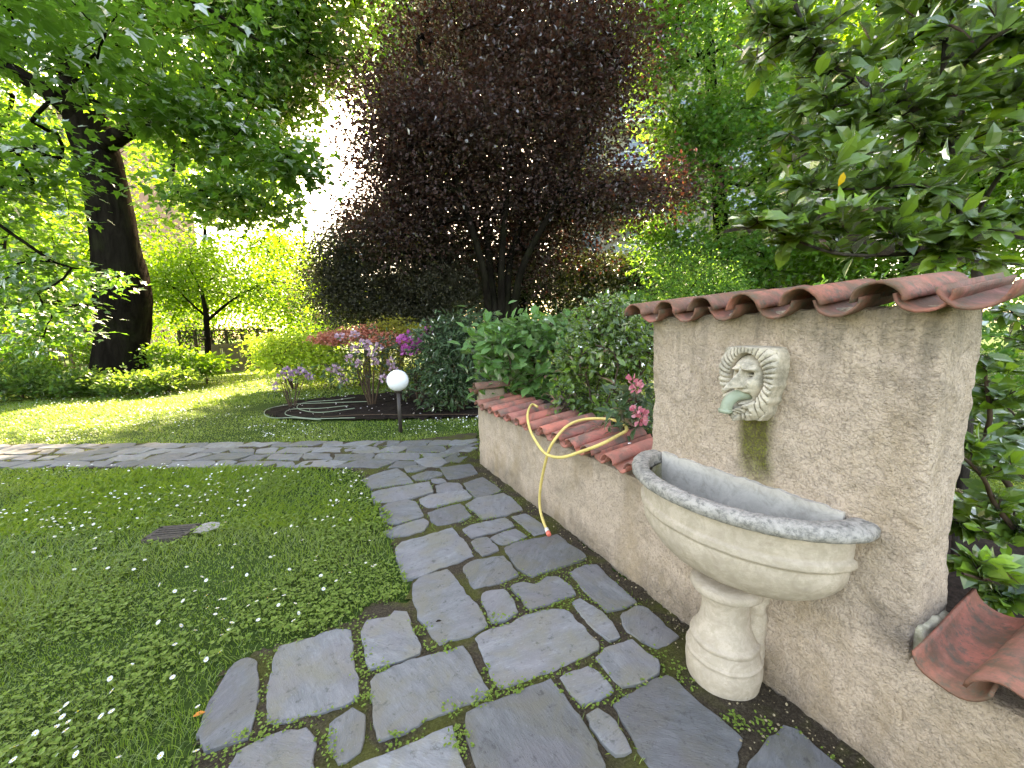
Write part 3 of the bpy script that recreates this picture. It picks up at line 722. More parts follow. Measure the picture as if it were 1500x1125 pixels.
# low wall roof: a trough and a crown every 21 cm
sp = .213; rise = R(8)
for i in range(13):
    s = .14+sp*i; j = lambda a=.004: rng.uniform(-a, a)
    lay(lroot, s+sp/2+j(), -.045+j(.008), H1+.066+j(.003), .064, .056, .50, False, rise, 100+i, j(.02))
    lay(lroot, s+j(), -.062+j(.012), H1+.052+j(.004), .066, .058, .52, True, rise, 200+i, j(.03), j(.03))
# cap tiles on the pier
lay(lroot, .0, -.06, .925, .085, .075, .42, False, R(3), 301, .1)
lay(lroot, .12, -.07, .935, .085, .075, .42, True, R(3), 302, -.08)
# fountain wall roof
sp = .218
for i in range(7):
    s = S0-.06+sp*i; j = lambda a=.005: rng.uniform(-a, a)
    if i < 6: lay(wroot, s+sp/2+j(), -.075+j(.01), H2+.044+j(.003), .072, .062, .44, False, R(7), 400+i, j(.03))
    if i < 6: lay(wroot, s+j(), -.095+j(.014), H2+.026+j(.005), .074, .064, .46, True, R(7), 500+i, j(.03), j(.04))
lay(wroot, S0-.06+sp*6+.0, -.09, H2+.056, .080, .068, .46, False, R(7), 520, .02)
# right low wall roof
for i in range(5):
    s = S1+.115+.235*i
    lay(rroot, s, -.075, .565, .088, .076, .46, False, R(9), 600+i, rng.uniform(-.03, .03))
    lay(rroot, s+.118, -.085, .545, .090, .078, .46, True, R(9), 650+i, rng.uniform(-.03, .03))

# ================================================================== THE FOUNTAIN
def half_lathe(prof, cx, a, b, n=56, y0=0., ext=0., wob=0., seed=0, full=False, closed=False):
    """profile (r 0..1, z) swept round the wall-side half; s = cx + r a cos, n = -(r b sin)"""
    prof = np.asarray(prof, float); t = np.linspace(-ext, math.pi+ext, n) if not full else np.linspace(0, 2*math.pi, n, endpoint=False)
    V = []
    for tt in t: V.append(np.stack([cx+prof[:, 0]*a*math.cos(tt), y0-prof[:, 0]*b*math.sin(tt), prof[:, 1]], 1))
    V = np.concatenate(V)
    if wob: V += (wob*fbm(V*14, 3, seed))[:, None]*unit(V-[cx, y0, .6])
    return V, grid_faces(n, len(prof), wrap=full)
def rsm(p, k=5): return smoothline(np.array(p, float), k)
froot = thing('fountain', 'half round cast stone fountain basin on a baluster pedestal against the stucco wall', 'fountain', WO, WROT)
FC, FA, FB = 3.325, .54, .385
def sharp(*segs): return np.concatenate([rsm(s, 5) if len(s) > 2 else np.array(s, float) for s in segs])
body = sharp([(.86, .852), (.872, .80), (.87, .752)], [(.885, .75), (.895, .742), (.895, .722), (.88, .712)], [(.866, .71), (.855, .66), (.80, .60), (.68, .535), (.50, .49), (.30, .468), (.22, .462)])
inner = rsm([(.22, .52), (.45, .56), (.66, .64), (.78, .75), (.80, .85)], 5)
V, f = half_lathe(body[::-1], FC, FA, FB, 64, 0, .05, .004, 3); bmb = MB().add(V, f[:, ::-1].tolist())
bo = link('basin', bmb.mesh('basin', M['cast'], True), froot, False)
V, f = half_lathe(inner[::-1], FC, FA, FB, 48, 0, .05, .004, 5)
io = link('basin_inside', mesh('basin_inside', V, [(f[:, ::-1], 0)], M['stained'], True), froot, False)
rim = rsm([(.815, .85), (.815, .885), (.835, .902), (.90, .908), (.965, .903), (.998, .887), (1.0, .868), (.97, .852), (.90, .851), (.86, .85)], 4)
V, f = half_lathe(rim, FC, FA, FB, 110, 0, .03, .007, 7); V += (.003*fbm(V*60, 2, 9))[:, None]*unit(V-[FC, 0, .88])
ro = link('rim', mesh('rim', V, [(f, 0)], M['rim'], True), froot, False)
# plastered back of the basin, standing just proud of the wall
mbk = MB(); pts = rsm([(-.80, .905), (-.78, .75), (-.66, .64), (-.4, .56), (0, .53), (.4, .56), (.66, .64), (.78, .75), (.80, .905)], 4)
nb = len(pts); top_e = np.array([[FC+FA*x, -.016, .915+.004*math.sin(i*2.1)*math.sin(i*.37)+.003*math.sin(i*.9)] for i, x in enumerate(np.linspace(-.80, .80, 41))])
poly = [[FC+FA*x, -.016, z] for x, z in pts]+[list(t) for t in top_e[::-1]]
back = [[x, .01, z] for x, _, z in poly]; N_ = len(poly)
mbk.add(poly, [tuple(range(N_))]); mbk.add(poly+back, [(i, (i+1) % N_, N_+(i+1) % N_, N_+i)[::-1] for i in range(N_)])
mbk = mbk.mesh('back_panel', M['plaster']); link('back_panel', mbk, froot, False)
# shallow water stain floor of the basin
# pedestal
PC, PN = 3.385, -.115
collar = sharp([(.0, .475), (.10, .475)], [(.145, .47), (.150, .455), (.145, .435), (.128, .428)], [(.112, .425), (.100, .37), (.098, .33), (.108, .27), (.132, .215)], [(.136, .212), (.143, .205), (.143, .192), (.138, .186)],
               [(.140, .18), (.150, .15), (.152, .142)], [(.156, .140), (.160, .132), (.157, .122)], [(.156, .118), (.160, .08), (.155, .03), (.145, -.03)])
V, f = half_lathe(np.c_[collar[:, 0], collar[:, 1]], PC, 1, 1, 56, PN, 0, .003, 4, full=True)
po = link('pedestal', mesh('pedestal', V, [(f, 0)], M['cast'], True), froot, False)
# mortar smear behind the pedestal neck
sm = wall_box('mortar', PC-.02, PC+.115, PN+.06, .012, .10, .46, froot, 33, .012, .012, .03); sm.data.materials[0] = M['cast']

# ---- the carved mask with its spout
mroot = thing('carved_mask', 'carved stone bearded face set in the stucco wall with a green pipe in its mouth', 'sculpture', W(3.40, 0, 1.355), WROT)
nu, nv = 150, 170; u, v = np.meshgrid(np.linspace(-1, 1, nu), np.linspace(-1, 1, nv), indexing='ij'); u = u.ravel(); v = v.ravel()
hw, hh = .128, .158
def gs(x, y, sx, sy): return np.exp(-(((u-x)/sx)**2+((v-y)/sy)**2))
wid = np.interp(v, [-1, -.8, -.4, 0, .5, .85, 1], [.42, .62, .80, .95, 1.0, .97, .86])
wv = wid*(1+.03*vnoise(np.stack([v*7, v*0, v*0], 1), 2))
X_ = u*wv*hw; Z_ = v*hh*(1-.03*np.abs(u)**2*(v > 0))
fu, fv = u/.56, (v-.10)/.66; fr = np.sqrt(fu**2+fv**2); th = np.arctan2(v-.10, u)
rr_ = np.sqrt((u)**2+(v-.05)**2)
dome = np.sqrt(np.clip(1-fr**2*.92, 0, 1))
Hh = .030+.055*np.where(fr < 1, dome, 0)
mane_w = np.clip((fr-1.0)/.10, 0, 1)
ridg = np.abs(np.sin(th*19+3.4*(rr_-.6)+.5*np.sin(th*3)))**.7
ring = np.clip(1-((rr_-.86)/.34)**2, 0, 1)
Hh += mane_w*(.016+.020*ring+.009*ridg*np.clip(ring+.3, 0, 1))
beard = np.clip((-v-.42)/.12, 0, 1)*np.clip(1-(np.abs(u)/.62)**4, 0, 1)
bn = fbm(np.stack([u*5+1.2*np.sin(v*9), v*3.2, 0*u], 1), 3, 6)
Hh += beard*(.026+.020*bn+.010*np.sin((u*13+3*np.sin(v*6+np.abs(u)*3))))
Hh += .024*gs(-.22, .40, .15, .055)+.024*gs(.22, .40, .15, .055)                        # brows
Hh -= .036*gs(-.20, .26, .10, .075)+.036*gs(.20, .26, .10, .075)                     # sockets
Hh += .024*gs(-.20, .245, .065, .030)+.024*gs(.20, .245, .065, .030)                   # eyes
Hh -= .004*gs(-.21, .20, .10, .015)+.004*gs(.21, .20, .10, .015)
nl = np.clip((.36-v)/.42, 0, 1)*(v > -.10)
nosew = .045+.06*np.clip((.36-v)/.42, 0, 1)
Hh += np.exp(-(u/nosew)**2)*(.014+.075*nl**1.0)*np.clip((v+.10)/.03, 0, 1)*np.clip((.42-v)/.06, 0, 1)
Hh += .014*gs(-.11, -.045, .05, .045)+.014*gs(.11, -.045, .05, .045)
Hh += .014*gs(-.30, .02, .16, .16)+.014*gs(.30, .02, .16, .16)                       # cheeks
Hh += .016*gs(0, .50, .32, .10)
Hh += .014*(gs(-.15, -.19, .16, .06)+gs(.15, -.19, .16, .06))                        # moustache
Hh -= .070*gs(0, -.34, .17, .085)                                                    # open mouth
Hh += .016*gs(0, -.50, .16, .06)                                                     # lower lip
edge = np.clip(np.minimum(1-np.abs(u), 1-np.abs(v))/.035, 0, 1)
Hh += .0016*fbm(np.stack([u*18, v*18, 0*u], 1), 3, 8)
Hh = Hh*edge**.5-.004*(edge < .01)
Vm = np.stack([X_, -Hh, Z_], 1)
Vm[:, 1] *= 1.25
mo = link('face', mesh('face', Vm, [(grid_faces(nu, nv), 0)], M['mask'], True), mroot, False)
pb = MB()
cl = rsm([(0, -.03, -.052), (-.006, -.085, -.046), (-.014, -.125, -.052), (-.022, -.152, -.075), (-.026, -.162, -.112)], 6)
pb.tube(cl, .0235, 18)
pb.tube([(-.026, -.162, -.104), (-.0265, -.1625, -.112), (-.027, -.163, -.120)], [.026, .0285, .026], 18)
pb.build('spout', M['patina'], mroot, True).matrix_parent_inverse = Matrix()

# ================================================================== THE HOSE on the tiles
def hose(name, label, pts, r, m, cat='hose', k=10, sides=10, extra=None):
    P = smoothline(np.array(pts), k); mb = MB().tube(P, r, sides); root = thing(name, label, cat, pts[0])
    mb.build('tube', m, root, True); return root, P
def onroof(px, py, lift=.02):
    # meets the sloping roof plane of the low wall
    d = ray(px, py); n0, z0 = -.06, H1+.115; tn = math.tan(R(8)); C0 = np.array([0, 0, EYE])
    # z = z0 + tn*(n-n0)
    a = d[2]-tn*(d@WN); b = z0+tn*(((WO-C0)@WN)*-1*-1*0+(C0-WO)@WN-n0)-EYE
    t = b/a; return C0+d*t+[0, 0, lift]
def onface(px, py, off=-.12):
    d = ray(px, py); C0 = np.array([0, 0, EYE]); t = ((WO+WN*off-C0)@WN)/(d@WN); return C0+d*t
hp = [onroof(788, 597, .005), onroof(779, 597, .03), onroof(773, 610, .02), onface(776, 628, -.10), onface(786, 648, -.14), onface(800, 665, -.17), onface(822, 670, -.16), onface(850, 662, -.12),
      onface(880, 651, -.085), onroof(904, 641, .012), onroof(918, 632, .015), onroof(908, 622, .02), onroof(885, 617, .02), onroof(855, 618, .02), onroof(832, 627, .02), onface(815, 641, -.11), onface(804, 660, -.15), onface(796, 690, -.14), onface(791, 720, -.12), onface(791, 745, -.12), onface(796, 764, -.15), G(801, 776, .045)]
hroot, HP = hose('garden_hose', 'yellow garden hose looped over the red tiles of the low wall', hp, .0115, M['yellow'])
e = HP[-1]; dd = unit(HP[-1]-HP[-3])
MB().tube([e-dd*.012, e+dd*.028], .0165, 14).build('collar', M['clear'], hroot, True)
MB().tube([e+dd*.026, e+dd*.034, e+dd*.058, e+dd*.06], [.0165, .019, .018, .014], 14).build('connector', M['pink'], hroot, True)

# ================================================================== GLOBE LAMP
lb = G(587, 633)
lamp = thing('globe_lamp', 'white globe garden lamp on a short dark post at the edge of the mulch bed', 'lamp', lb)
sph = lambda c, r, nu=28, nv=18, sz=1.: (np.array([[c[0]+r*math.sin(a)*math.cos(b), c[1]+r*math.sin(a)*math.sin(b), c[2]+r*sz*math.cos(a)] for b in np.linspace(0, 2*math.pi, nu, endpoint=False) for a in np.linspace(.001, math.pi-.001, nv)]), grid_faces(nu, nv, wrap=True))
lz = .80
MB().tube([lb, lb+[0, 0, lz-.13]], .030, 16).tube([lb+[0, 0, lz-.15], lb+[0, 0, lz-.115]], [.045, .062], 18).build('post', M['post'], lamp, True)
MB().tube([lb+[0, 0, lz-.125], lb+[0, 0, lz-.10]], [.075, .070], 20).build('collar', M['iron'], lamp, True)
V, f = sph(lb+[0, 0, lz+.045], .172); t_ = NT('opal_globe'); gm = t_.end(t_.bsdf((.80, .82, .86), .25, .4, **{'Subsurface Weight': 0.}))
link('globe', mesh('globe', V, [(f, 0)], gm, True), lamp)

# ================================================================== DRAIN in the lawn
dr = G(240, 792); droot = thing('drain_grate', 'small rusty iron drain grate set in mossy stone in the near lawn', 'drain', dr, R(8))
mb = MB(); mb.box((.0, .0, .012), (.30, .04, .03)); mb.box((0, .20, .012), (.30, .04, .03)); mb.box((-.14, .1, .012), (.03, .20, .03)); mb.box((.14, .1, .012), (.03, .20, .03))
mb.build('frame', M['iron'], droot).matrix_parent_inverse = Matrix()
for k_ in range(4): MB().box((0, .04+.04*k_, .018), (.26, .018, .022), bev=.004).build('bar', M['iron'], droot).matrix_parent_inverse = Matrix()
MB().add(*[(lambda q: (q, [tuple(range(len(q)))]))([(.17, .06, .022), (.26, .04, .016), (.34, .12, .020), (.31, .21, .024), (.22, .24, .024), (.17, .2, .026)])][0]).build('stone', M['rim'], droot).matrix_parent_inverse = Matrix()

# ================================================================== TREES
def stem(pts, r): return (np.array(pts, float), r)
sunhole(400, 592, 1.5, .75, 25); sunhole(320, 618, 1.7, .5, 20); sunhole(360, 545, 2.2, 1.5, 0); sunhole(60, 666, 1.3, .45, 25)
sunhole(150, 590, .9, .3, 25); sunhole(240, 640, 1.0, .25, 25); sunhole(430, 640, .5, .12, 20); sunhole(60, 600, .8, .3, 20); sunhole(450, 566, 1.6, 1.4, 0); sunhole(410, 558, 1.2, .9, 0)

HOLES += [(-6.2, 10.3, 1.8, 1.0, 0.), (-5.2, 10.0, 1.2, .7, 0.)]
# 1 the big tree on the left
ty = 13.6; tb = D(182, 566, ty); tb[2] = 0
tp = lambda px, py, y=ty: D(px, py, y)
main = stem([tb+[0, 0, -.1], tb+[0, 0, .5], tp(180, 500), tp(182, 440), tp(170, 360), tp(152, 260), tp(128, 180), tp(112, 90, 13.2), tp(108, 10, 13), tp(100, -120, 13), tp(95, -260, 13)], [.95, .78, .68, .74, .62, .55, .52, .42, .34, .22, .10])
limbs = [stem([tp(128, 190), tp(90, 150, 13), tp(30, 110, 12.4), tp(-40, 70, 12)], [.34, .26, .20, .12]),
         stem([tp(120, 120), tp(180, 60, 13.4), tp(250, 25, 13), tp(300, 0, 12.5), tp(390, -40, 11.5)], [.26, .22, .20, .20, .10]),
         stem([tp(150, 215), tp(190, 190, 12.6), tp(225, 175, 12)], [.26, .20, .12]),
         stem([tp(110, 20, 13), tp(170, -80, 12), tp(260, -160, 11), tp(380, -200, 10)], [.24, .2, .14, .08])]
big_lobes = [plobe(80, -110, 12, 260, 100, 80), plobe(320, 60, 12.5, 170, 100, 90), plobe(60, 120, 16.5, 190, 90, 60), plobe(-60, 300, 13.5, 90, 150, 40),
             plobe(330, 180, 13.5, 110, 70, 60), plobe(400, 50, 13, 90, 90, 50), plobe(230, -250, 13, 360, 160, 110), plobe(-150, 60, 13, 150, 200, 50), plobe(450, -50, 13, 110, 120, 60),
             plobe(250, -480, 13, 300, 160, 70), plobe(410, 240, 14, 45, 40, 14), plobe(340, 290, 10., 60, 24, 16), plobe(20, 420, 13, 90, 60, 22), plobe(80, -420, 12.5, 300, 120, 60)]
tree('big_tree', 'massive dark trunked broadleaf tree leaning over the left side of the lawn', 'tree', tb, [main]+limbs, big_lobes, L['big'], lobed, 95, .50, .19, seed=3, tip=.014, r0=.2, flat=.45, stemrough=.10)

# near drooping sprays of the same kind of leaf, hanging from a limb that comes forward over the lawn
nroot = thing('overhanging_bough', 'leafy bough with broad lobed leaves hanging across the top left corner', 'bough', D(-60, -60, 6.5))
nb = stem([D(-420, -60, 8.5), D(-150, -40, 7), D(60, -30, 6.5), D(250, -10, 6.2), D(380, 60, 6.3)], [.09, .07, .05, .03, .015])
nb2 = stem([D(-150, -40, 7), D(0, 90, 6.8), D(140, 150, 6.9), D(290, 175, 7.2), D(410, 215, 7.5)], [.05, .04, .03, .022, .012])
link('limb', trunk_mesh('limb', [nb, nb2], M['bark'], .06, 8, 2), nroot)
SP = [plobe(160, 30, 6.2, 220, 40, 26, .8), plobe(40, 60, 5.6, 110, 40, 14, .6), plobe(130, 120, 6.6, 90, 24, 8, .6), plobe(350, 195, 7.2, 110, 36, 34, .8), plobe(250, 190, 7, 90, 20, 10, .6), plobe(430, 250, 7.4, 40, 20, 14, .4),
      plobe(20, 10, 4.8, 160, 40, 14, .6), plobe(60, 205, 7, 60, 24, 6, .5), plobe(40, 470, 8.5, 80, 50, 26, .8), plobe(160, 415, 11, 45, 14, 7, .5), plobe(30, 300, 8.5, 70, 50, 22, .7), plobe(50, 400, 8.5, 70, 40, 22, .7), plobe(60, 240, 8, 70, 30, 16, .6)]
Tn = lobes(SP, .2, 8); A, ch, rad = branches([(smoothline(nb[0], 5), None), (smoothline(nb2[0], 5), None)], Tn, .03, 8, .004, .4, sag=-.05)
b = link('branches', tubes_mesh('branches', A, ch, rad, M['bark'], 5), nroot); b['kind'] = 'stuff'
P, d, up, s, v = leaves_at(Tn, 26, .26, 9, .17, .30, .35)
up = unit(up+[0, 0, .8]); mk = split_visible(P, s, 300)
leaf_parts('leaf', nroot, L['spray'], maple, P[mk], d[mk], up[mk], s[mk]); cloud('foliage', nroot, L['spray'], maple, P[~mk], d[~mk], up[~mk], s[~mk], v[~mk])

# 2 the copper tree in the middle
cy = 13.; cb_ = D(735, 492, cy); cb_[2] = 0; cp = lambda px, py, y=cy: D(px, py, y)
cst = [stem([cb_+[.1*k_-.3, .1*(k_ % 2), -.1], cp(716+9*k_, 460), cp(x1, 380, cy+dy), cp(x2, 250, cy+dy*1.6), cp(x3, 100, cy+dy*2)], [.17, .13, .10, .07, .03])
       for k_, (x1, x2, x3, dy) in enumerate([(704, 665, 620, -.6), (716, 705, 690, .4), (735, 745, 750, -.3), (748, 785, 815, .5), (770, 840, 890, -.5)])]
cl_ = [plobe(735, 180, 13, 160, 120, 100), plobe(825, 90, 12.5, 90, 110, 70), plobe(640, 230, 12.5, 90, 90, 50), plobe(720, -20, 13, 160, 130, 90), plobe(830, 290, 12.8, 40, 45, 22), plobe(620, 330, 14.4, 100, 60, 40),
       plobe(790, 360, 14.8, 90, 60, 40), plobe(600, 120, 13, 60, 80, 30), plobe(910, 290, 12.2, 40, 26, 12, .8), plobe(720, -200, 13, 170, 120, 90), plobe(720, -360, 13, 130, 100, 50), plobe(582, 200, 12.4, 36, 60, 26), plobe(590, 270, 12.8, 36, 36, 22), plobe(770, 330, 14.9, 120, 50, 50), plobe(945, 275, 12.4, 44, 20, 14, .8), plobe(580, 330, 12.8, 50, 36, 20), plobe(880, 110, 12.4, 34, 50, 16), plobe(720, 230, 13.2, 120, 80, 60)]
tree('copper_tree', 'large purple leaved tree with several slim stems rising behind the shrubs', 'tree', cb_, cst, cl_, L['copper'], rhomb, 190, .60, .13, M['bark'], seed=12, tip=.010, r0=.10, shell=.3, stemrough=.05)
# 3 bronze green tree left of it
bb = D(560, 486, 15.); bb[2] = 0
tree('bronze_tree', 'dull bronze green small leaved tree left of the purple tree', 'tree', bb, [stem([bb, D(565, 450, 15), D(570, 380, 15)], [.14, .11, .06]), stem([bb+[.5, 0, 0], D(600, 440, 15), D(640, 380, 15.2)], [.12, .09, .05]), stem([bb+[-.6, 0, 0], D(530, 450, 15), D(515, 390, 14.8)], [.10, .08, .04])],
     [plobe(560, 400, 15, 85, 70, 110), plobe(650, 410, 15.2, 90, 70, 100), plobe(560, 460, 15, 90, 26, 40), plobe(510, 370, 14.6, 40, 60, 36), plobe(500, 430, 14.2, 40, 40, 36), plobe(590, 320, 15.5, 70, 40, 40)], L['bronze'], rhomb, 220, .42, .11, M['bark_grey'], hole=False, seed=14, tip=.007, step=.5, r0=.06, shell=.2)
# 4 tall green trees behind the wall
g1 = D(1060, 470, 15.); g1[2] = 0
tree('green_tree', 'tall fresh green tree rising behind the left end of the fountain wall', 'tree', g1, [stem([g1, D(1058, 380, 15), D(1050, 240, 15), D(1040, 80, 15), D(1035, -150, 15)], [.30, .26, .22, .16, .08])],
     [plobe(1035, 90, 15, 105, 120, 100), plobe(1090, 260, 14.6, 110, 90, 90), plobe(1020, 200, 14.2, 38, 60, 26), plobe(1060, 380, 14.3, 100, 45, 54), plobe(975, 330, 14.5, 26, 30, 14), plobe(1030, -100, 15, 150, 120, 90), plobe(1180, 60, 16, 110, 160, 70), plobe(1000, -260, 15, 150, 120, 60), plobe(915, 0, 14.6, 45, 35, 16)], L['green'], lobed, 100, .48, .16, seed=21, tip=.010, r0=.14)
g2 = D(1330, 470, 12.); g2[2] = 0
tree('green_tree', 'bright green tree seen through the glossy camellia leaves at the right', 'tree', g2, [stem([g2, D(1330, 330, 12), D(1320, 120, 12)], [.22, .18, .10])],
     [plobe(1330, 200, 12, 190, 140, 110), plobe(1480, 260, 12, 130, 120, 60), plobe(1400, 20, 13, 200, 130, 70), plobe(1600, 120, 11, 160, 180, 60), plobe(1300, 380, 12, 160, 60, 60)], L['lit'], lobed, 120, .5, .18, seed=22, tip=.010, r0=.12)
g5 = D(760, 470, 18.); g5[2] = 0
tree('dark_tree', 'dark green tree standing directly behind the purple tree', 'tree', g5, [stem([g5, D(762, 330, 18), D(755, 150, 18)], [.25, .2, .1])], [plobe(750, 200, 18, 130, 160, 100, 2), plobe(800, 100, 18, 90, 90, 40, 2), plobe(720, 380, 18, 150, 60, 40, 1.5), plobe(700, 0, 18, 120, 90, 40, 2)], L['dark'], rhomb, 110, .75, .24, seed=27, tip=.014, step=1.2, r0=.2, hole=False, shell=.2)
g3 = D(1000, 480, 11.); g3[2] = 0
tree('round_bush', 'dense small leaved green bush showing above the shrubs left of the fountain wall', 'bush', g3, [stem([g3, g3+[0, 0, 1.2]], [.06, .03])], [plobe(1010, 420, 11, 75, 48, 60), plobe(930, 460, 10.5, 40, 30, 20)], L['green'], rhomb, 130, .26, .07, seed=23, tip=.005, step=.4, r0=.03, shell=.3)
g4 = D(640, 470, 27.); g4[2] = 0
tree('tall_tree', 'tall leafy tree far behind the left half of the purple tree', 'tree', g4, [stem([g4, D(640, 300, 27), D(625, 120, 27)], [.4, .3, .12])], [plobe(610, 110, 27, 75, 60, 110, 4), plobe(640, 40, 27, 80, 60, 60, 4), plobe(660, 180, 27, 70, 60, 40, 4)], L['green'], rhomb, 120, 1.0, .30, seed=26, tip=.02, step=1.5, r0=.3, hole=False)
# 5 sunlit trees at the back left
for i, (px, y, gx_, lobs, lab) in enumerate([
    (300, 24, 0, [(300, 330, 24, 130, 110, 80), (380, 400, 23, 110, 60, 60), (240, 420, 23, 80, 50, 40), (330, 250, 25, 130, 60, 40)], 'sunlit pale green tree standing right of the big trunk at the back of the lawn'),
    (445, 30, 0, [(440, 420, 30, 50, 55, 50), (400, 380, 32, 40, 40, 30), (470, 455, 28, 36, 30, 26)], 'far pale sunlit tree in the gap beside the bronze tree'),
    (40, 21, 0, [(50, 300, 21, 130, 110, 70), (70, 410, 20, 90, 60, 40), (-60, 240, 21, 120, 160, 50)], 'bright green tree behind the left fence'),
    (-160, 18, 0, [(-150, 300, 18, 150, 170, 70)], 'green tree at the left edge beyond the lawn')]):
    b_ = D(px, 488, y); b_[2] = 0
    tree('background_tree', lab, 'tree', b_, [stem([b_, D(px, 420, y), D(px, 330, y)], [.16, .13, .08])], [plobe(*q) for q in lobs], L['lit'], rhomb, 120, .62, .22, seed=30+i, tip=.010, step=1., r0=.1)
o_ = D(304, 520, 19.); o_[2] = 0
tree('small_fruit_tree', 'small spreading tree with a thin dark forked trunk in front of the wooden trellis', 'tree', o_, [stem([o_, D(303, 480, 19), D(298, 440, 19), D(290, 415, 19)], [.12, .10, .08, .05]), stem([D(303, 470, 19), D(340, 440, 18.6), D(385, 415, 18.4)], [.07, .05, .03]), stem([D(303, 465, 19), D(275, 440, 19), D(262, 425, 19)], [.05, .04, .02])],
     [plobe(330, 400, 19, 95, 30, 40), plobe(270, 410, 19, 60, 24, 20), plobe(400, 425, 18.4, 60, 26, 24)], L['lit'], rhomb, 80, .42, .15, seed=36, tip=.007, step=.6, r0=.05)

# far hedge mass that closes the view
def hedge(name, label, pts, h, w, leafm, n, size, seed, cat='hedge'):
    r = np.random.default_rng(seed); pts = np.array(pts, float); root = thing(name, label, cat, pts[0])
    seg = np.linalg.norm(np.diff(pts, axis=0), axis=1); tt = r.random(n)*seg.sum(); cs = np.r_[0, np.cumsum(seg)]
    k_ = np.clip(np.searchsorted(cs, tt)-1, 0, len(seg)-1); f_ = ((tt-cs[k_])/seg[k_])[:, None]; c = pts[k_]*(1-f_)+pts[k_+1]*f_
    hh_ = h*(1+.22*fbm(c*[.35, .35, 0], 3, seed)); P = c.copy(); P[:, 2] = hh_*r.random(n)**.6
    P[:, :2] += r.normal(size=(n, 2))*w*.5; dd_ = unit(r.normal(size=(n, 3))); uu = unit(r.normal(size=(n, 3))+[0, 0, .6])
    k2 = ~lit(P); P, dd_, uu = P[k2], dd_[k2], uu[k2]
    cloud('foliage', root, leafm, rhomb, P, dd_, uu, size*(.6+.7*r.random(len(P))), r.random(len(P)))
    mb = MB()
    for q in range(int(seg.sum()/1.5)):
        k3 = int(np.clip(np.searchsorted(cs, q*1.5)-1, 0, len(seg)-1)); f3 = (q*1.5-cs[k3])/seg[k3]; c3 = pts[k3]*(1-f3)+pts[k3+1]*f3
        mb.tube([c3, c3+[r.normal()*.1, r.normal()*.1, h*.4], c3+[r.normal()*.3, r.normal()*.2, h*.75]], [.05, .04, .02], 5)
    if mb.V: o = mb.build('stems', M['bark'], root, True); o['kind'] = 'stuff'
    return root
hedge('far_hedge', 'tall hedge with shade painted into its leaf colour closing the garden behind the purple tree and the shrubs', [(-5.5, 20, 0), (2, 19, 0), (9, 18, 0), (13, 17, 0)], 4.4, 1.8, L['dark'], 52000, .19, 41)
hedge('far_hedge', 'high green hedge at the far left behind the trellis fences', [(-44, 20, 0), (-30, 30, 0), (-20, 34, 0), (-6, 34, 0)], 5.0, 2.2, L['lit'], 26000, .28, 42)
hedge('side_hedge', 'green hedge on the right behind the camellia', [(5, 6.5, 0), (9, 5, 0), (12, 0, 0)], 2.0, 1.0, L['green'], 14000, .11, 43)

# ================================================================== BUILDINGS seen through the leaves
def block(name, label, x0, x1, y0, dep, floors, fh, wallm, winx, balc, z0=0.):
    root = thing(name, label, 'building', ((x0+x1)/2, y0, 0))
    Hh_ = floors*fh+.8; gl = M['glass']
    w = MB().box(((x0+x1)/2, y0+dep/2+.12, Hh_/2), (x1-x0, dep, Hh_)).build('wall', wallm, root)
    MB().box(((x0+x1)/2, y0+dep/2, Hh_+.15), (x1-x0+.8, dep+.8, .3)).build('roof', M['concrete'], root)
    wf = MB().box((0, 0, 0), (1.5, .10, 1.9)).mesh('window', M['frame']); wp = MB().box((0, -.03, 0), (1.3, .10, 1.7)).box((0, -.05, 0), (.06, .10, 1.7), mi=1).mesh('pane', [gl, M['frame']])
    for fl in range(floors):
        for xx in winx:
            o = link('window', wf, root); o.matrix_parent_inverse = Matrix(); o.location = (xx-(x0+x1)/2, .08, z0+fl*fh+1.7)
            p_ = link('pane', wp, o, False)
        for a, b_ in balc:
            mb = MB().box(((a+b_)/2, y0-.55, z0+fl*fh+.1), (b_-a, 1.3, .2)); bo_ = mb.build('balcony', M['concrete'], root)
            rl = MB().box(((a+b_)/2, y0-1.16, z0+fl*fh+.72), (b_-a, .04, .85))
            rl.box(((a+b_)/2, y0-1.16, z0+fl*fh+1.2), (b_-a+.05, .08, .06), mi=1); rl.build('railing', [gl if fl > 2 else M['railing'], M['concrete']], root)
    return root
gt = NT('window_glass'); M['glass'] = gt.end(gt.bsdf((.10, .14, .20), .06, .9))
M['railing'] = flat_mat('pale_railing_panel', (.30, .33, .37), .4, .4, .1); M['concrete'] = flat_mat('pale_concrete', (.72, .72, .72), .85, .2, .15, 3)
M['frame'] = flat_mat('window_frame', (.30, .29, .28), .6, .3, .1); M['render_tan'] = flat_mat('tan_render', (.30, .27, .23), .9, .2, .15, 2); M['brick'] = flat_mat('reddish_brick_wall', (.24, .16, .13), .9, .2, .2, 3)
M['redroof'] = flat_mat('red_roof', (.36, .12, .08), .9, .2, .2, 3)
block('apartment_building', 'tall apartment block with pale balconies half hidden behind the purple and green trees', 4., 26., 31., 10, 7, 3.1, M['render_tan'], [6., 9.4, 13, 16.5, 20, 23.5], [(7.4, 11.), (15, 19)])
block('apartment_building', 'brick apartment block glimpsed through the leaves behind the big trunk', -62., -37., 40., 10, 7, 3.1, M['brick'], [-58, -54, -50, -46, -42, -39], [(-56, -52), (-47, -43)])
hroot2 = thing('far_house', 'small far red house with a pitched roof in the gap between the trees', 'house', (-28.5, 58, 0))
MB().box((-28.5, 60, 4.), (5, 5, 8)).build('wall', M['brick'], hroot2)
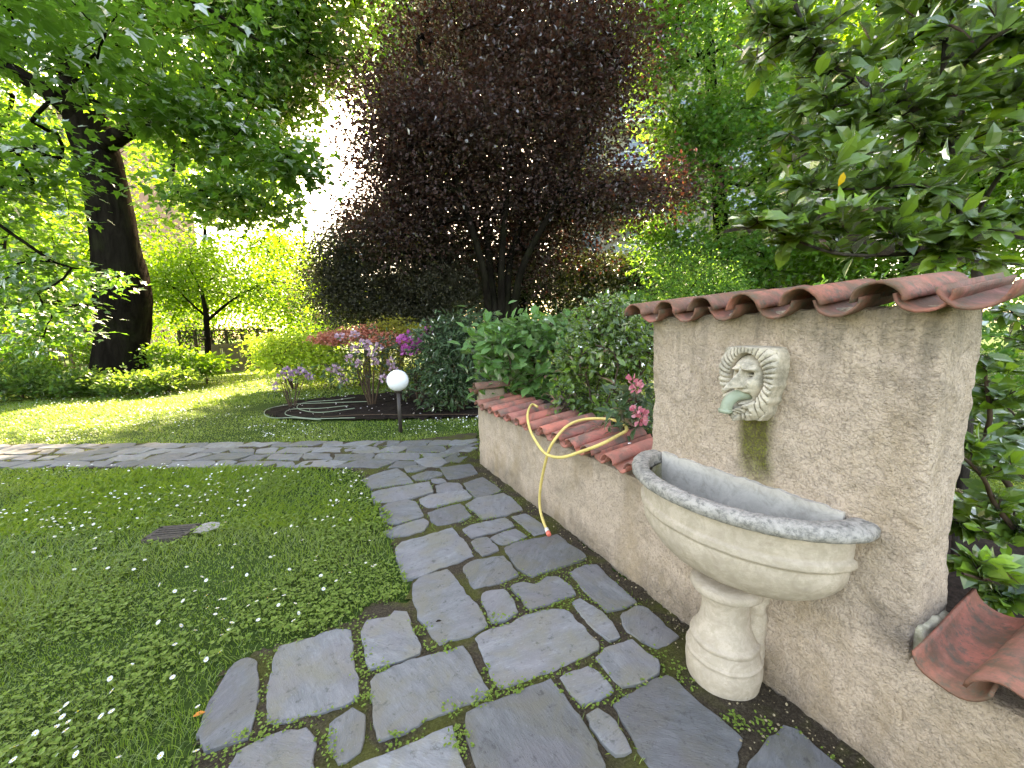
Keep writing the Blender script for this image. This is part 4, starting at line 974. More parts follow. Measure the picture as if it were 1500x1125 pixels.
MB().add([(-31.4, 57, 8), (-25.6, 57, 8), (-25.6, 63, 8), (-31.4, 63, 8), (-28.5, 57, 9.6), (-28.5, 63, 9.6)], [(0, 1, 4), (2, 3, 5), (1, 2, 5, 4), (3, 0, 4, 5), (0, 3, 2, 1)]).build('roof', M['redroof'], hroot2)
wq = MB().box((0, 0, 0), (.9, .08, 1.3)).mesh('window', M['glass'])
for xx, zz_ in ((-1.3, 2.4), (.2, 2.4), (1.5, 2.4), (-1.3, 5.6), (.2, 5.6), (1.5, 5.6)):
    o = link('window', wq, hroot2); o.matrix_parent_inverse = Matrix(); o.location = (xx, -.52, zz_)

# ================================================================== FENCES AND TRELLIS at the back left
def post_fence(name, label, a, b, n, h, rails, m, thick=.07, slat=0, cat='fence'):
    a, b = np.array(a, float), np.array(b, float); root = thing(name, label, cat, (*a, 0)); u_ = unit(b-a); Lg = np.linalg.norm(b-a); ang = math.atan2(u_[1], u_[0])
    Mr = Matrix.Translation((*a, 0)) @ Matrix.Rotation(ang, 4, 'Z')
    pme = MB().box((0, 0, h/2), (thick, thick, h)).mesh('post', m)
    for k_ in range(n):
        o = link('post', pme, root); o.matrix_parent_inverse = pm(root).inverted(); o.matrix_basis = Mr @ Matrix.Translation((Lg*k_/(n-1), 0, 0))
    for z in rails: MB().box((Lg/2, thick*.7, z), (Lg, .035, .07), M=Mr).build('rail', m, root)
    if slat:
        sme = MB().box((0, thick, h*.46), (.05, .02, h*.86)).mesh('slat', m)
        for k_ in range(slat):
            o = link('slat', sme, root); o.matrix_parent_inverse = pm(root).inverted(); o.matrix_basis = Mr @ Matrix.Translation((Lg*(k_+.5)/slat, 0, 0)) @ Matrix.Rotation(rng.normal()*.02, 4, 'Y')
    return root
gg = lambda px, y: D(px, 488, y)[:2]
post_fence('trellis', 'dark wooden trellis with posts and a top beam behind the small forked tree', gg(262, 23), gg(400, 23), 7, 2.0, (1.95, 1.0), M['wood'], .12, cat='trellis')
tv = [o for o in bpy.data.objects if o.name.startswith('trellis')][0]; r_ = np.random.default_rng(3); n = 2600; t0 = r_.random(n)[:, None]
P = np.c_[np.array(gg(262, 23))*(1-t0)+np.array(gg(400, 23))*t0, 1.75+.28*r_.normal(size=n)-.5*r_.random(n)**3]; P[:, 1] += .15*r_.normal(size=n)
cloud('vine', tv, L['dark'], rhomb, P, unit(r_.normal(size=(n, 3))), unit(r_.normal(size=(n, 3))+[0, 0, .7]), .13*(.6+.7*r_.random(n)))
post_fence('wooden_fence', 'wooden post fence left of the big trunk', gg(-60, 19), gg(150, 20), 9, 2.1, (2., 1.1, .4), M['wood'], .09, 30)
rs = post_fence('reed_screen', 'low dry reed screen at the end of the lawn right of the small tree', gg(309, 18.), gg(392, 20), 4, 1.30, (1.25, .2), M['reed'], .06, 0, cat='screen')
a_, b_ = np.array(gg(309, 18.)), np.array(gg(392, 20)); mb = MB(); r_ = np.random.default_rng(5)
for k_ in range(420):
    t = r_.random(); p = a_*(1-t)+b_*t; h_ = 1.25*(.92+.12*r_.random()); mb.tube([(p[0], p[1]-.05+.04*r_.random(), 0), (p[0]+r_.normal()*.03, p[1]-.05, h_)], .012, 3, cap=False)
o = mb.build('reeds', M['reed'], rs); o['kind'] = 'stuff'

# ================================================================== SHRUBS
def shrub(name, label, cat, base, lob, leafm, t, per, spread, size, seed, stems=6, h=.8, sr=.018, npart=0, hole=False, barkm=None, flowers=None, tip=.004, droop=.15, flat=.7, shell=.4, step=.25, wid=1.):
    r = np.random.default_rng(seed); base = np.array([base[0], base[1], 0.])
    st = []
    for k_ in range(stems):
        a = r.uniform(0, 2*math.pi); q = np.array([math.cos(a), math.sin(a), 0])*r.uniform(.1, .35)*h
        st.append(stem([base+q*.15+[0, 0, -.03], base+q*.6+[0, 0, h*.35], base+q+r.normal(size=3)*.03+[0, 0, h*.7]], [sr, sr*.8, sr*.5]))
    root = tree(name, label, cat, base, st, lob, leafm, t, per, spread, size, barkm or M['twig'], seed=seed, tip=tip, step=step, r0=sr*.6, hole=hole, droop=droop, flat=flat, npart=npart, shell=shell, crown='foliage')
    return root
# hydrangea behind the low wall
hb = W(1.0, .95, 0)
shrub('hydrangea', 'broad leaved light green shrub behind the far half of the low wall', 'shrub', hb,
      [plobe(775, 515, 5.0, 62, 42, 60, .5), plobe(735, 500, 5.2, 34, 28, 26, .35), plobe(820, 500, 5.0, 46, 34, 30, .4), plobe(770, 565, 4.9, 60, 30, 24, .4)], L['hydrangea'], oval, 14, .13, .16, 51, 9, .8, npart=260, droop=-.15)
# camellia shrub
shrub('camellia_shrub', 'upright glossy leaved shrub behind the low wall next to the fountain wall', 'shrub', W(2.1, .85, 0),
      [plobe(885, 520, 4.0, 62, 60, 90, .4), plobe(880, 470, 4.0, 40, 28, 24, .25), plobe(850, 590, 3.9, 40, 26, 20, .25), plobe(925, 500, 4.1, 40, 50, 34, .3), plobe(900, 600, 3.7, 40, 26, 16, .25), plobe(838, 548, 4.1, 24, 40, 16, .2)], L['camellia'], oval, 22, .095, .075, 52, 9, 1.1, npart=280, sr=.014)
shrub('camellia_shrub', 'young light green shoots rising from the shrub beside the fountain wall', 'shrub', W(1.9, 1.1, 0),
      [plobe(880, 470, 4.3, 34, 26, 12, .2), plobe(860, 560, 3.95, 50, 40, 12, .25), plobe(930, 470, 4.4, 26, 20, 6, .2)], L['young'], oval, 9, .07, .075, 53, 3, 1.2, npart=80, sr=.010)
# dark rhododendron
shrub('rhododendron', 'large dark green rhododendron bush at the right end of the mulch bed', 'shrub', D(672, 520, 8.2)*[1, 1, 0],
      [plobe(672, 520, 8.2, 52, 50, 90, .6), plobe(690, 495, 8.4, 50, 34, 46, .6), plobe(655, 555, 8., 36, 34, 34, .5), plobe(640, 500, 8.2, 26, 26, 20, .4)], L['rhodo'], long_, 34, .15, .15, 54, 10, 1.1, tip=.005, step=.35)
# ---- flowering rhododendrons
def flower_truss(root, c, r0, m, n=26, seed=0):
    r = np.random.default_rng(seed); u_ = unit(r.normal(size=(n, 3))+[0, -.2, .35]); P = c+u_*r0*.45
    V, f = leaf_geo(petal_t, P, unit(u_+r.normal(size=(n, 3))*.25), unit(r.normal(size=(n, 3))), r0*(.7+.4*r.random(n)))
    link('flower_cluster', mesh('flower_cluster', V, [(f, 0)], m, False, np.repeat(r.random(n), len(petal_t[1]))), root)
petal_t = fix(T_([(0, 0, 0), (.35, .5, .10), (.28, .95, .0), (0, 1.05, -.05), (-.28, .95, 0), (-.35, .5, .10)], [(0, 1, 2, 3), (0, 3, 4, 5)]))
rh = shrub('rhododendron', 'open branched rhododendron with pale pink flower heads in the mulch bed', 'shrub', D(545, 590, 9.)*[1, 1, 0],
           [plobe(540, 520, 9., 44, 38, 22, .5), plobe(500, 548, 8.7, 20, 18, 8, .3), plobe(575, 545, 9, 16, 14, 5, .3)], L['rhodo'], long_, 12, .14, .13, 55, 7, 1.2, sr=.022)
for i, (px, py) in enumerate([(520, 491), (498, 493), (530, 504), (545, 518), (538, 505), (555, 508), (512, 526), (527, 533), (496, 543), (503, 555), (572, 530), (576, 541), (486, 540), (548, 530), (520, 512), (562, 555)]):
    flower_truss(rh, D(px, py, 8.75), .082, M['palepink'], 22, i)
rh = shrub('rhododendron', 'rhododendron with magenta flower heads left of the dark rhododendron', 'shrub', D(612, 560, 9.2)*[1, 1, 0],
           [plobe(618, 520, 9.2, 34, 34, 26, .5), plobe(600, 560, 9.2, 24, 24, 12, .4)], L['rhodo'], long_, 16, .14, .14, 56, 6, 1.2, sr=.022)
for i, (px, py) in enumerate([(612, 507), (618, 499), (622, 508), (606, 512), (594, 514), (629, 486), (641, 490), (598, 494), (634, 512), (590, 500)]):
    flower_truss(rh, D(px, py, 8.8), .11, M['magenta'], 26, 40+i)
rh = shrub('azalea', 'small leggy azalea with faded mauve flowers at the left end of the mulch bed', 'shrub', D(428, 596, 8.9)*[1, 1, 0],
           [plobe(428, 548, 8.9, 36, 10, 12, .35), plobe(400, 570, 8.9, 12, 8, 3, .2)], L['rhodo'], long_, 8, .10, .09, 57, 8, .9, sr=.012)
for i, (px, py) in enumerate([(420, 543), (432, 546), (412, 550), (446, 548), (426, 552), (440, 543), (404, 566), (454, 551)]):
    flower_truss(rh, D(px, py, 8.8), .075, M['mauve'], 18, 60+i)
pf = shrub('pink_rhododendron', 'rhododendron with pink flowers pressed against the fountain wall end', 'shrub', W(2.62, .35, 0),
           [plobe(930, 575, 3.05, 24, 20, 8, .12), plobe(925, 620, 3.0, 22, 20, 8, .12)], L['rhodo'], long_, 10, .07, .12, 58, 4, .9, npart=60, sr=.010)
for i, (px, py) in enumerate([(926, 560), (934, 568), (932, 603), (940, 609), (938, 614)]):
    flower_truss(pf, D(px, py, 2.78), .042, M['pinkflower'], 18, 80+i)
# ---- coloured maples and bright bushes
shrub('yellow_green_bush', 'yellow green bush with sunlight painted into its leaf colour left of the flowering shrubs', 'bush', D(430, 560, 12.)*[1, 1, 0],
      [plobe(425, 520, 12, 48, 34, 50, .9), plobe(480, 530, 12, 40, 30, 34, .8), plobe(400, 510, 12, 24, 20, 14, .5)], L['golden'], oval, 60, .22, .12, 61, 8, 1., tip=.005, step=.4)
shrub('red_maple', 'low spreading red leaved maple behind the flowering shrubs', 'shrub', D(530, 560, 12.5)*[1, 1, 0],
      [plobe(498, 494, 11.5, 24, 8, 26, .8), plobe(535, 489, 11.5, 20, 8, 20, .6), plobe(566, 496, 11.5, 16, 8, 16, .6)], L['redmaple'], lobed, 60, .16, .085, 62, 5, 1.3, flat=.35, droop=.6)
shrub('golden_maple', 'golden green lace leaved maple behind the magenta flowers', 'shrub', D(585, 560, 12.)*[1, 1, 0],
      [plobe(585, 492, 12, 50, 24, 60, .8), plobe(560, 530, 12, 34, 24, 26, .6)], L['goldmaple'], lobed, 40, .18, .08, 63, 5, 1.3, flat=.4, droop=.5)
shrub('pale_bush', 'pale sunlit bush behind the yellow green bush', 'bush', D(480, 500, 17.)*[1, 1, 0], [plobe(478, 475, 17, 34, 24, 40, .9)], L['lit'], rhomb, 60, .3, .14, 64, 5, 1.2)
# ---- planting at the foot of the big tree
for i, (px, py, y, rx, rz, n, m, lab, tl, sz) in enumerate([
    (250, 528, 13.5, 34, 20, 40, 'lit', 'sunlit yellow green bush right of the big trunk', oval, .12), (300, 535, 13.8, 30, 10, 22, 'lit', 'low clump of strap leaves at the edge of the lawn right of the trunk bushes', long_, .22),
    (200, 563, 11.6, 50, 13, 40, 'fern', 'low leafy plants directly in front of the big trunk', oval, .13), (110, 565, 11.4, 46, 17, 44, 'fern', 'low leafy plants left of the big trunk', oval, .14),
    (30, 560, 11.2, 50, 20, 44, 'fern', 'dark green plants at the left edge of the lawn', long_, .2), (245, 556, 12., 26, 12, 22, 'fern', 'low bush between the trunk and the sunlit bush', oval, .12),
    (-60, 555, 11, 60, 30, 40, 'fern', 'green plants beyond the left edge of the lawn', oval, .15), (70, 520, 16, 80, 26, 50, 'lit', 'sunlit undergrowth in front of the left fence', rhomb, .16)]):
    shrub('ground_plant', lab, 'plant', D(px, py, y)*[1, 1, 0], [plobe(px, py, y, rx, rz, n, .6)], L[m], tl, 50, .15, sz, 70+i, 5, .3, droop=-.3, tip=.004)

# ================================================================== THE CAMELLIA over the wall at the right
cam_base = D(1440, 520, 2.45)*[1, 1, 0]
cs = [stem([cam_base, D(1432, 420, 2.4), D(1418, 330, 2.35), D(1398, 240, 2.35), D(1385, 160, 2.4), D(1388, 60, 2.45), D(1400, -80, 2.5), D(1380, -260, 2.6)], [.028, .027, .026, .025, .024, .020, .015, .008]),
      stem([D(1388, 215, 2.36), D(1340, 160, 2.2), D(1270, 125, 2.3), D(1210, 85, 2.4), D(1170, 20, 2.5), D(1150, -60, 2.6)], [.018, .015, .013, .011, .009, .006]),
      stem([D(1416, 320, 2.35), D(1360, 275, 2.1), D(1280, 276, 2.1), D(1190, 278, 2.15)], [.013, .010, .007, .004]),
      stem([D(1425, 370, 2.4), D(1340, 372, 2.2), D(1220, 370, 2.1), D(1110, 325, 2.2)], [.013, .010, .008, .004]),
      stem([D(1385, 120, 2.4), D(1450, 60, 2.1), D(1520, 20, 2.0)], [.013, .010, .006]), stem([D(1420, 330, 2.35), D(1470, 250, 2.1), D(1530, 200, 2.)], [.013, .009, .005])]
cl2 = [plobe(1230, 60, 2.5, 120, 80, 36, .35), plobe(1380, 60, 2.4, 130, 90, 44, .4), plobe(1320, 190, 2.25, 110, 60, 32, .3), plobe(1200, 180, 2.35, 60, 60, 22, .25), plobe(1450, 180, 2.1, 80, 110, 32, .3), plobe(1220, 270, 2.2, 80, 40, 22, .2),
       plobe(1180, 330, 2.15, 100, 30, 30, .2), plobe(1320, 330, 2.2, 110, 50, 32, .25), plobe(1450, 340, 1.95, 70, 50, 28, .2), plobe(1300, -120, 2.6, 230, 110, 60, .5), plobe(1130, 40, 2.6, 36, 40, 10, .2), plobe(1560, 60, 2.1, 70, 160, 30, .3)]
croot = thing('camellia_tree', 'glossy leaved camellia tree leaning over the fountain wall from the right', 'tree', cam_base)
link('trunk', trunk_mesh('trunk', cs, M['bark_grey'], .06, 10, 3), croot)
Tc = lobes(cl2, .15, 77)
A, ch, rad = branches([(smoothline(p, 4), None) for p, _ in cs], Tc, .008, 77, .0022, .14, sag=.02, power=.34)
b = link('branches', tubes_mesh('branches', A, ch, rad, M['twig'], 6), croot); b['kind'] = 'stuff'
def twig_leaves(A, ch, seed, size, per=14, young=.2):
    r = np.random.default_rng(seed); P, Dd, U_, Y = [], [], [], []
    for c in ch:
        pl = A[c]; Lg = np.linalg.norm(np.diff(pl, axis=0), axis=1).sum(); q = pl[::-1]; tip_dir = unit(pl[-1]-pl[-2]); yo = r.random() < young
        seg = np.r_[0, np.cumsum(np.linalg.norm(np.diff(q, axis=0), axis=1))]
        for k_ in range(per):
            s_ = min(.026*k_*(1+.4*r.random()), seg[-1]); p = np.array([np.interp(s_, seg, q[:, j]) for j in range(3)])
            a = k_*2.4+r.normal()*.3; side = unit(np.array([math.cos(a), math.sin(a), .15])); k0 = min(1, k_/4)
            d_ = unit(tip_dir*(1.1-.5*k0)+side*(.4+.7*k0)+[0, 0, -.25+.35*r.random()]+r.normal(size=3)*.15)
            P.append(p+d_*.006); Dd.append(d_); U_.append(unit(np.array([0, -.35, 1])+r.normal(size=3)*.55+side*.3)); Y.append(yo and k_ < 5)
    P, Dd, U_, Y = map(np.array, (P, Dd, U_, Y)); s_ = size*(.65+.5*r.random(len(P)))*np.where(Y, .85, 1); return P, Dd, U_, s_, Y
P, d, up, s, Y = twig_leaves(A, ch, 78, .125, 11)
# a few leaves part-turned; the yellow one on its own
for y_, mm_, nm in ((False, L['camellia'], 'leaf'), (True, L['young'], 'young_leaf')):
    k_ = Y == y_; mk = split_visible(P[k_], s[k_], 230 if not y_ else 60)
    leaf_parts(nm, croot, mm_, oval, P[k_][mk], d[k_][mk], up[k_][mk], s[k_][mk])
    cloud('foliage' if not y_ else 'young_foliage', croot, mm_, oval, P[k_][~mk], d[k_][~mk], up[k_][~mk], s[k_][~mk])
yp = D(1236, 252, 1.98); leaf_parts('yellow_leaf', croot, M['leaf_yellow'], oval, yp[None], unit(np.array([[-.2, .1, -1.]])), unit(np.array([[.1, -1, .2]])), np.array([.062]))
# low camellia bush at the right of the wall
lb2 = W(4.45, 1.15, 0)
r2 = thing('camellia_bush', 'glossy leaved bush with light green shoots beside the right end of the fountain wall', 'shrub', lb2)
cs3 = [stem([lb2, D(1470, 700, 1.75), D(1450, 600, 1.7), D(1440, 520, 1.75)], [.016, .012, .008, .004]), stem([lb2+[.05, 0, 0], D(1490, 780, 1.6), D(1440, 700, 1.5), D(1400, 660, 1.5)], [.012, .010, .007, .004]), stem([lb2, D(1500, 850, 1.5), D(1450, 850, 1.35), D(1410, 840, 1.3)], [.012, .009, .007, .004]), stem([lb2+[.1, .1, 0], D(1530, 600, 1.7), D(1560, 450, 1.7)], [.016, .012, .006])]
link('trunk', trunk_mesh('trunk', cs3, M['twig'], .05, 8, 4), r2)
T3_ = lobes([plobe(1465, 560, 1.7, 36, 40, 9, .12), plobe(1440, 665, 1.55, 50, 35, 9, .10), plobe(1480, 740, 1.6, 50, 60, 14, .15), plobe(1440, 835, 1.33, 40, 18, 6, .06), plobe(1560, 600, 1.7, 50, 140, 16, .2), plobe(1500, 480, 1.9, 50, 40, 10, .15), plobe(1480, 872, 1.5, 45, 16, 9, .08), plobe(1440, 760, 1.8, 40, 50, 14, .12), plobe(1460, 620, 2.1, 50, 70, 18, .15)], .1, 80)
A, ch, rad = branches([(smoothline(p, 4), None) for p, _ in cs3], T3_, .005, 79, .002, .10, sag=.02, power=.3)
b = link('branches', tubes_mesh('branches', A, ch, rad, M['twig'], 6), r2); b['kind'] = 'stuff'
P, d, up, s, Y = twig_leaves(A, ch, 81, .092, 13, .35)
for y_, mm_, nm in ((False, L['camellia'], 'leaf'), (True, L['young'], 'young_leaf')):
    k_ = Y == y_; mk = split_visible(P[k_], s[k_], 240 if not y_ else 60, 20)
    leaf_parts(nm, r2, mm_, oval, P[k_][mk], d[k_][mk], up[k_][mk], s[k_][mk])
    if (~mk).any(): cloud('foliage' if not y_ else 'young_foliage', r2, mm_, oval, P[k_][~mk], d[k_][~mk], up[k_][~mk], s[k_][~mk])

# ================================================================== GRASS, CLOVER, DAISIES
def stone_mask(P, grow=0.):
    m = np.zeros(len(P), bool)
    for q in STONE_W:
        q = np.array(q); lo = q.min(0)-.01; hi = q.max(0)+.01; k_ = (P[:, 0] > lo[0]) & (P[:, 0] < hi[0]) & (P[:, 1] > lo[1]) & (P[:, 1] < hi[1])
        if k_.any(): kk = np.where(k_)[0]; m[kk] |= inside(P[kk], q)
    return m
def in_view(P, mg=260):
    q = proj(np.c_[P[:, :2], np.zeros(len(P))]); return (q[:, 2] > .3) & (q[:, 0] > -mg) & (q[:, 0] < 1500+mg) & (q[:, 1] < 1125+mg*1.5)
def lawn_pts(n, y0, y1, seed, wide=None):
    wide = wide or (2.1 if y1 < 3 else 1.6 if y1 < 6 else 1.4)
    r = np.random.default_rng(seed); y = np.sqrt(y0*y0+(y1*y1-y0*y0)*r.random(n)); x = (r.random(n)*2-1)*wide*y
    P = np.stack([x, y, 0*x], 1); s_, n_ = sn(P)
    bad = ((n_ > -.03) & (n_ < .42) & (s_ > -.02)) | inside(P, bed_poly) | inside(P, bedpts) | ((n_ > .3) & (n_ < 2.8) & (s_ > -.8) & (s_ < 4.3))
    bad |= (np.abs(P[:, 0]-dr[0]) < .17) & (np.abs(P[:, 1]-dr[1]-.1) < .13)
    return P[~bad & in_view(P)]
blade = T_([(-.5, 0, 0), (.5, 0, 0), (.36, .55, .10), (-.36, .55, .10), (0, 1., .42)], [(0, 1, 2), (0, 2, 3), (3, 2, 4)])
blade2 = T_([(-.5, 0, 0), (.5, 0, 0), (.30, .6, .12), (0, 1., .42)], [(0, 1, 2), (0, 2, 3)]); blade1 = T_([(-.5, 0, 0), (.5, 0, 0), (0, 1., .35)], [(0, 1, 2)])
def grass(P, h, w, seed, z=-.01, blade=blade):
    r = np.random.default_rng(seed); n = len(P); a = r.uniform(0, 2*math.pi, n); lean = r.uniform(.05, .95, n)
    d = unit(np.stack([np.cos(a)*lean, np.sin(a)*lean, np.ones(n)], 1)); up = unit(np.stack([np.cos(a), np.sin(a), -.2*np.ones(n)], 1)+r.normal(size=(n, 3))*.2)
    pat = fbm(P*[.9, .9, 0], 3, 4); hh_ = h*(.45+.75*r.random(n))*(1+.8*pat)
    x, y, zz_ = basis(d, up); V, Fs = blade
    ww = w*(.7+.6*r.random(n))
    A_ = P[:, None]+[0, 0, z]+V[None, :, 0, None]*(ww[:, None, None]*x[:, None])+V[None, :, 1, None]*(hh_[:, None, None]*y[:, None])+V[None, :, 2, None]*(hh_[:, None, None]*zz_[:, None])
    Fa = (Fs[None]+(np.arange(n)*len(V))[:, None, None]).reshape(-1, 3)
    v = np.clip(.5+.5*fbm(P*[.5, .5, 0], 3, 14)+.45*(r.random(n)-.5), 0, .999)
    return A_.reshape(-1, 3), Fa, np.repeat(v, len(Fs))
VV, FF, vv, off = [], [], [], 0
r_ = np.random.default_rng(40); ga, gb = .6**.45, 21.**.45; n = 700000
y = (ga+r_.random(n)*(gb-ga))**(1/.45); x = (r_.random(n)*2-1)*np.where(y < 3, 2.1, 1.5)*y; P = np.stack([x, y, 0*x], 1)
P = P[r_.random(n) < np.where(y < 3, 1., .8)]; s_, n_ = sn(P)
P = P[~(((n_ > -.03) & (n_ < .42) & (s_ > -.02)) | inside(P, bed_poly) | inside(P, bedpts) | ((n_ > .3) & (n_ < 2.8) & (s_ > -.8) & (s_ < 4.3))) & in_view(P)]
P = P[~((np.abs(P[:, 0]-dr[0]) < .16) & (np.abs(P[:, 1]-dr[1]-.1) < .12))]
e = np.min(np.linalg.norm(P[:, None, :2]-np.array(pathL)[None], axis=2), axis=1); P = P[r_.random(len(P)) < np.clip(.22+e*1.2, 0, 1)]
for y0, y1, bl, sd in ((0, 3.2, blade, 1), (3.2, 6, blade2, 2), (6, 99, blade1, 3)):
    Q = P[(P[:, 1] >= y0) & (P[:, 1] < y1)]
    V, f, v = grass(Q, .054, .0016+.00115*Q[:, 1]*(1.3 if bl is blade1 else 1.), sd, blade=bl); VV.append(V); FF.append(f+off); vv.append(v); off += len(V)
# tufts in the joints
r_ = np.random.default_rng(9); P = np.stack([r_.uniform(-14, 3, 60000), r_.uniform(.8, 7, 60000), np.zeros(60000)], 1); P = P[inside(P, bed_poly) & in_view(P)]; P = P[~stone_mask(P)]
s_, n_ = sn(P); P = P[(n_ < -.06) | (s_ < -.1)]; k_ = fbm(P*[2.5, 2.5, 0], 3, 31) > (.28 - .55*(P[:, 1] > 4.4)); P = P[k_]
V, f, v = grass(P, .022, .0035, 8, 0., blade2); VV.append(V); FF.append(f+off); vv.append(v); off += len(V)
link('grass', mesh('grass', np.concatenate(VV), [(np.concatenate(FF), 0)], L['grass'], False, np.concatenate(vv)))
prop(bpy.data.objects['grass'], 'short green lawn grass with longer tufts on both sides of the slate path', 'grass', kind='stuff')
# clover and small weeds
disc = T_([(0, 0, .0), (.5, .25, .03), (.42, .8, .05), (0, 1, .03), (-.42, .8, .05), (-.5, .25, .03)], [(0, 1, 2), (0, 2, 3), (0, 3, 4), (0, 4, 5)])
def clover(P, size, seed, h=.02):
    r = np.random.default_rng(seed); n = len(P)*3; c = np.repeat(P, 3, 0)+[0, 0, .004]; c[:, 2] += np.repeat(h*r.random(len(P)), 3)
    a = np.tile([0, 2.09, 4.19], len(P))+np.repeat(r.uniform(0, 6.3, len(P)), 3); d = np.stack([np.cos(a), np.sin(a), .1+.4*r.random(n)], 1)
    return leaf_geo(disc, c, unit(d), unit(np.array([0, 0, 1.])+r.normal(size=(n, 3))*.3), np.repeat(size*(.5+r.random(len(P))), 3))
VV, FF, off = [], [], 0
P = lawn_pts(110000, .6, 4.5, 21); e = np.min(np.linalg.norm(P[:, None, :2]-np.array(pathL)[None], axis=2), axis=1)
k_ = (1.1*fbm(P*[2.2, 2.2, 0], 3, 22)+.50-e*.36) > r_.random(len(P))*.95; P = P[k_]; V, f = clover(P, .0095, 23, .045); VV.append(V); FF.append(f+off); off += len(V)
P = lawn_pts(26000, .6, 4.2, 24); k_ = fbm(P*[3.3, 3.3, 0], 2, 25) > .22+.3*r_.random(len(P)); V, f = clover(P[k_], .014, 26, .05); VV.append(V); FF.append(f+off); off += len(V)
P = np.stack([r_.uniform(-2.2, 2.2, 60000), r_.uniform(.8, 6, 60000), np.zeros(60000)], 1); P = P[inside(P, bed_poly) & in_view(P)]; P = P[~stone_mask(P)]; s_, n_ = sn(P)
k_ = (n_ < -.10) & (fbm(P*[3, 3, 0], 3, 27) > .12); P = P[k_]; P[:, 2] = .006; V, f = clover(P, .006, 28, .012); VV.append(V); FF.append(f+off); off += len(V)
# weeds in the joints, at the places the photograph shows them
wd = [G(*T2([q])[0]) for q in [(850, 340), (880, 400), (935, 395), (1100, 550), (1040, 575), (1175, 535), (950, 610), (975, 690), (770, 690), (720, 470), (650, 480), (655, 570), (540, 700), (320, 680), (240, 705), (1095, 300), (655, 420), (545, 750), (965, 720)]]+[G(*T3([q])[0]) for q in [(600, 610), (690, 620), (590, 600)]]
for i, c in enumerate(wd):
    n = 26; P = c+np.c_[r_.normal(size=(n, 2))*.022, r_.random(n)*.02+.01]; a = r_.uniform(0, 6.3, n)
    V, f = leaf_geo(oval, P, unit(np.stack([np.cos(a), np.sin(a), .5*r_.random(n)], 1)), unit(np.array([0, 0, 1.])+r_.normal(size=(n, 3))*.3), .016*(.6+.8*r_.random(n))); VV.append(V); FF.append(f+off); off += len(V)
link('clover', mesh('clover', np.concatenate(VV), [(np.concatenate(FF), 0)], L['clover'], False, np.random.default_rng(1).random(sum(len(f) for f in FF))))
prop(bpy.data.objects['clover'], 'small round clover and weed leaves along the edge and joints of the path', 'clover', kind='stuff')

# daisies
def daisy_geo(r0, n=13, droop=.1):
    V = [(0, 0, .0)]; Fs = []
    for k_ in range(n):
        a = 2*math.pi*k_/n; 
        for da, rr in ((-.17, .62), (-.10, 1.), (.10, 1.), (.17, .62)):
            V.append((math.cos(a+da)*rr*r0, math.sin(a+da)*rr*r0, .0015+droop*r0*rr))
        b_ = 1+4*k_; Fs += [(0, b_, b_+1), (0, b_+1, b_+2), (0, b_+2, b_+3)]
    return np.array(V), np.array(Fs)
dV, dF = daisy_geo(1.); cV, cF = sph((0, 0, .06), .30, 8, 5, .6); sV, sF = tube_geo([(0, 0, 0), (.3, .2, -2), (.2, .5, -4.5)], .09, 4, False)
petals_me = mesh('petals', dV, [(dF, 0)], M['white']); heart_me = mesh('centre', cV, [(cF, 0)], M['yolk'], True); stem_me = mesh('stem', sV, [(np.array(sF), 0)], L['clover'], False, np.zeros(len(sF)))
joinV = np.concatenate([dV, cV, sV]); whole_me = mesh('daisy', joinV, [(dF, 0), (np.array(cF)+len(dV), 1), (np.array(sF)+len(dV)+len(cV), 2)], [M['white'], M['yolk'], L['clover']], False)
big = [(0+x/2.5, 680+y/2.5) for x, y in [(370,922),(408,905),(242,880),(285,905),(213,905),(228,925),(205,962),(240,975),(247,945),(130,985),(52,1035),(48,1083),(278,1062),(480,735),(632,780),(718,1050),(588,1067),(403,785),(738,692),(805,688),(410,830),(272,385),(95,247),(183,337),(755,715),(380,385),(395,380),(490,385),(530,350),(722,357),(755,425),(820,430),(845,428),(640,465),(670,500),(815,568),(760,525),(990,340),(1060,385),(1040,480),(1020,520),(1095,545),(1075,572),(715,608),(640,660),(945,570),(320,237),(300,225),(155,230),(130,185),(200,265),(240,275),(122,322),(180,205)]]
dg = []
for px, py in big: dg.append((G(px, py, .045), .0115))
r_ = np.random.default_rng(31); P = lawn_pts(9000, 1.3, 5.2, 32); P = P[P[:, 0] < .2]; k_ = fbm(P*[1.4, 1.4, 0], 3, 33) > -.15+.45*r_.random(len(P)); P = P[k_][:]
e = np.min(np.linalg.norm(P[:, None, :2]-np.array(pathL)[None], axis=2), axis=1); dens = np.clip((P[:, 1]-1.2)/2.8, .05, 1); P = P[r_.random(len(P)) < dens*.42]
cand = [(p+[0, 0, r_.uniform(.045, .075)], r_.uniform(.008, .013)) for p in P]
cand.sort(key=lambda t: np.linalg.norm(t[0]))
near_c = cand[:300-len(dg)]; rest = cand[300-len(dg):]
def nth(k): return ['leftmost', 'second from the left', 'third from the left', 'fourth from the left', 'fifth from the left', 'sixth from the left', 'seventh from the left', 'eighth from the left', 'ninth from the left', 'tenth from the left'][k]
DL = {}; bl_ = sorted([i for i in range(12)], key=lambda i: big[i][0])
for k_, i in enumerate(bl_): DL[i] = 'white daisy in the bottom left cluster, %s of it' % nth(k_) if k_ < 10 else ['white daisy of the bottom left cluster, the wider bloom left of the widest one', 'widest white daisy in the bottom left cluster'][k_-10]
DL.update({12: 'white daisy alone at the bottom edge right of the bottom left cluster', 13: 'white daisy on a tall stem above the bottom left cluster', 14: 'large white daisy left of the leftmost mossy slate', 15: 'white daisy just left of the orange fallen leaf at the path edge', 16: 'white daisy below the orange fallen leaf near the bottom edge'})
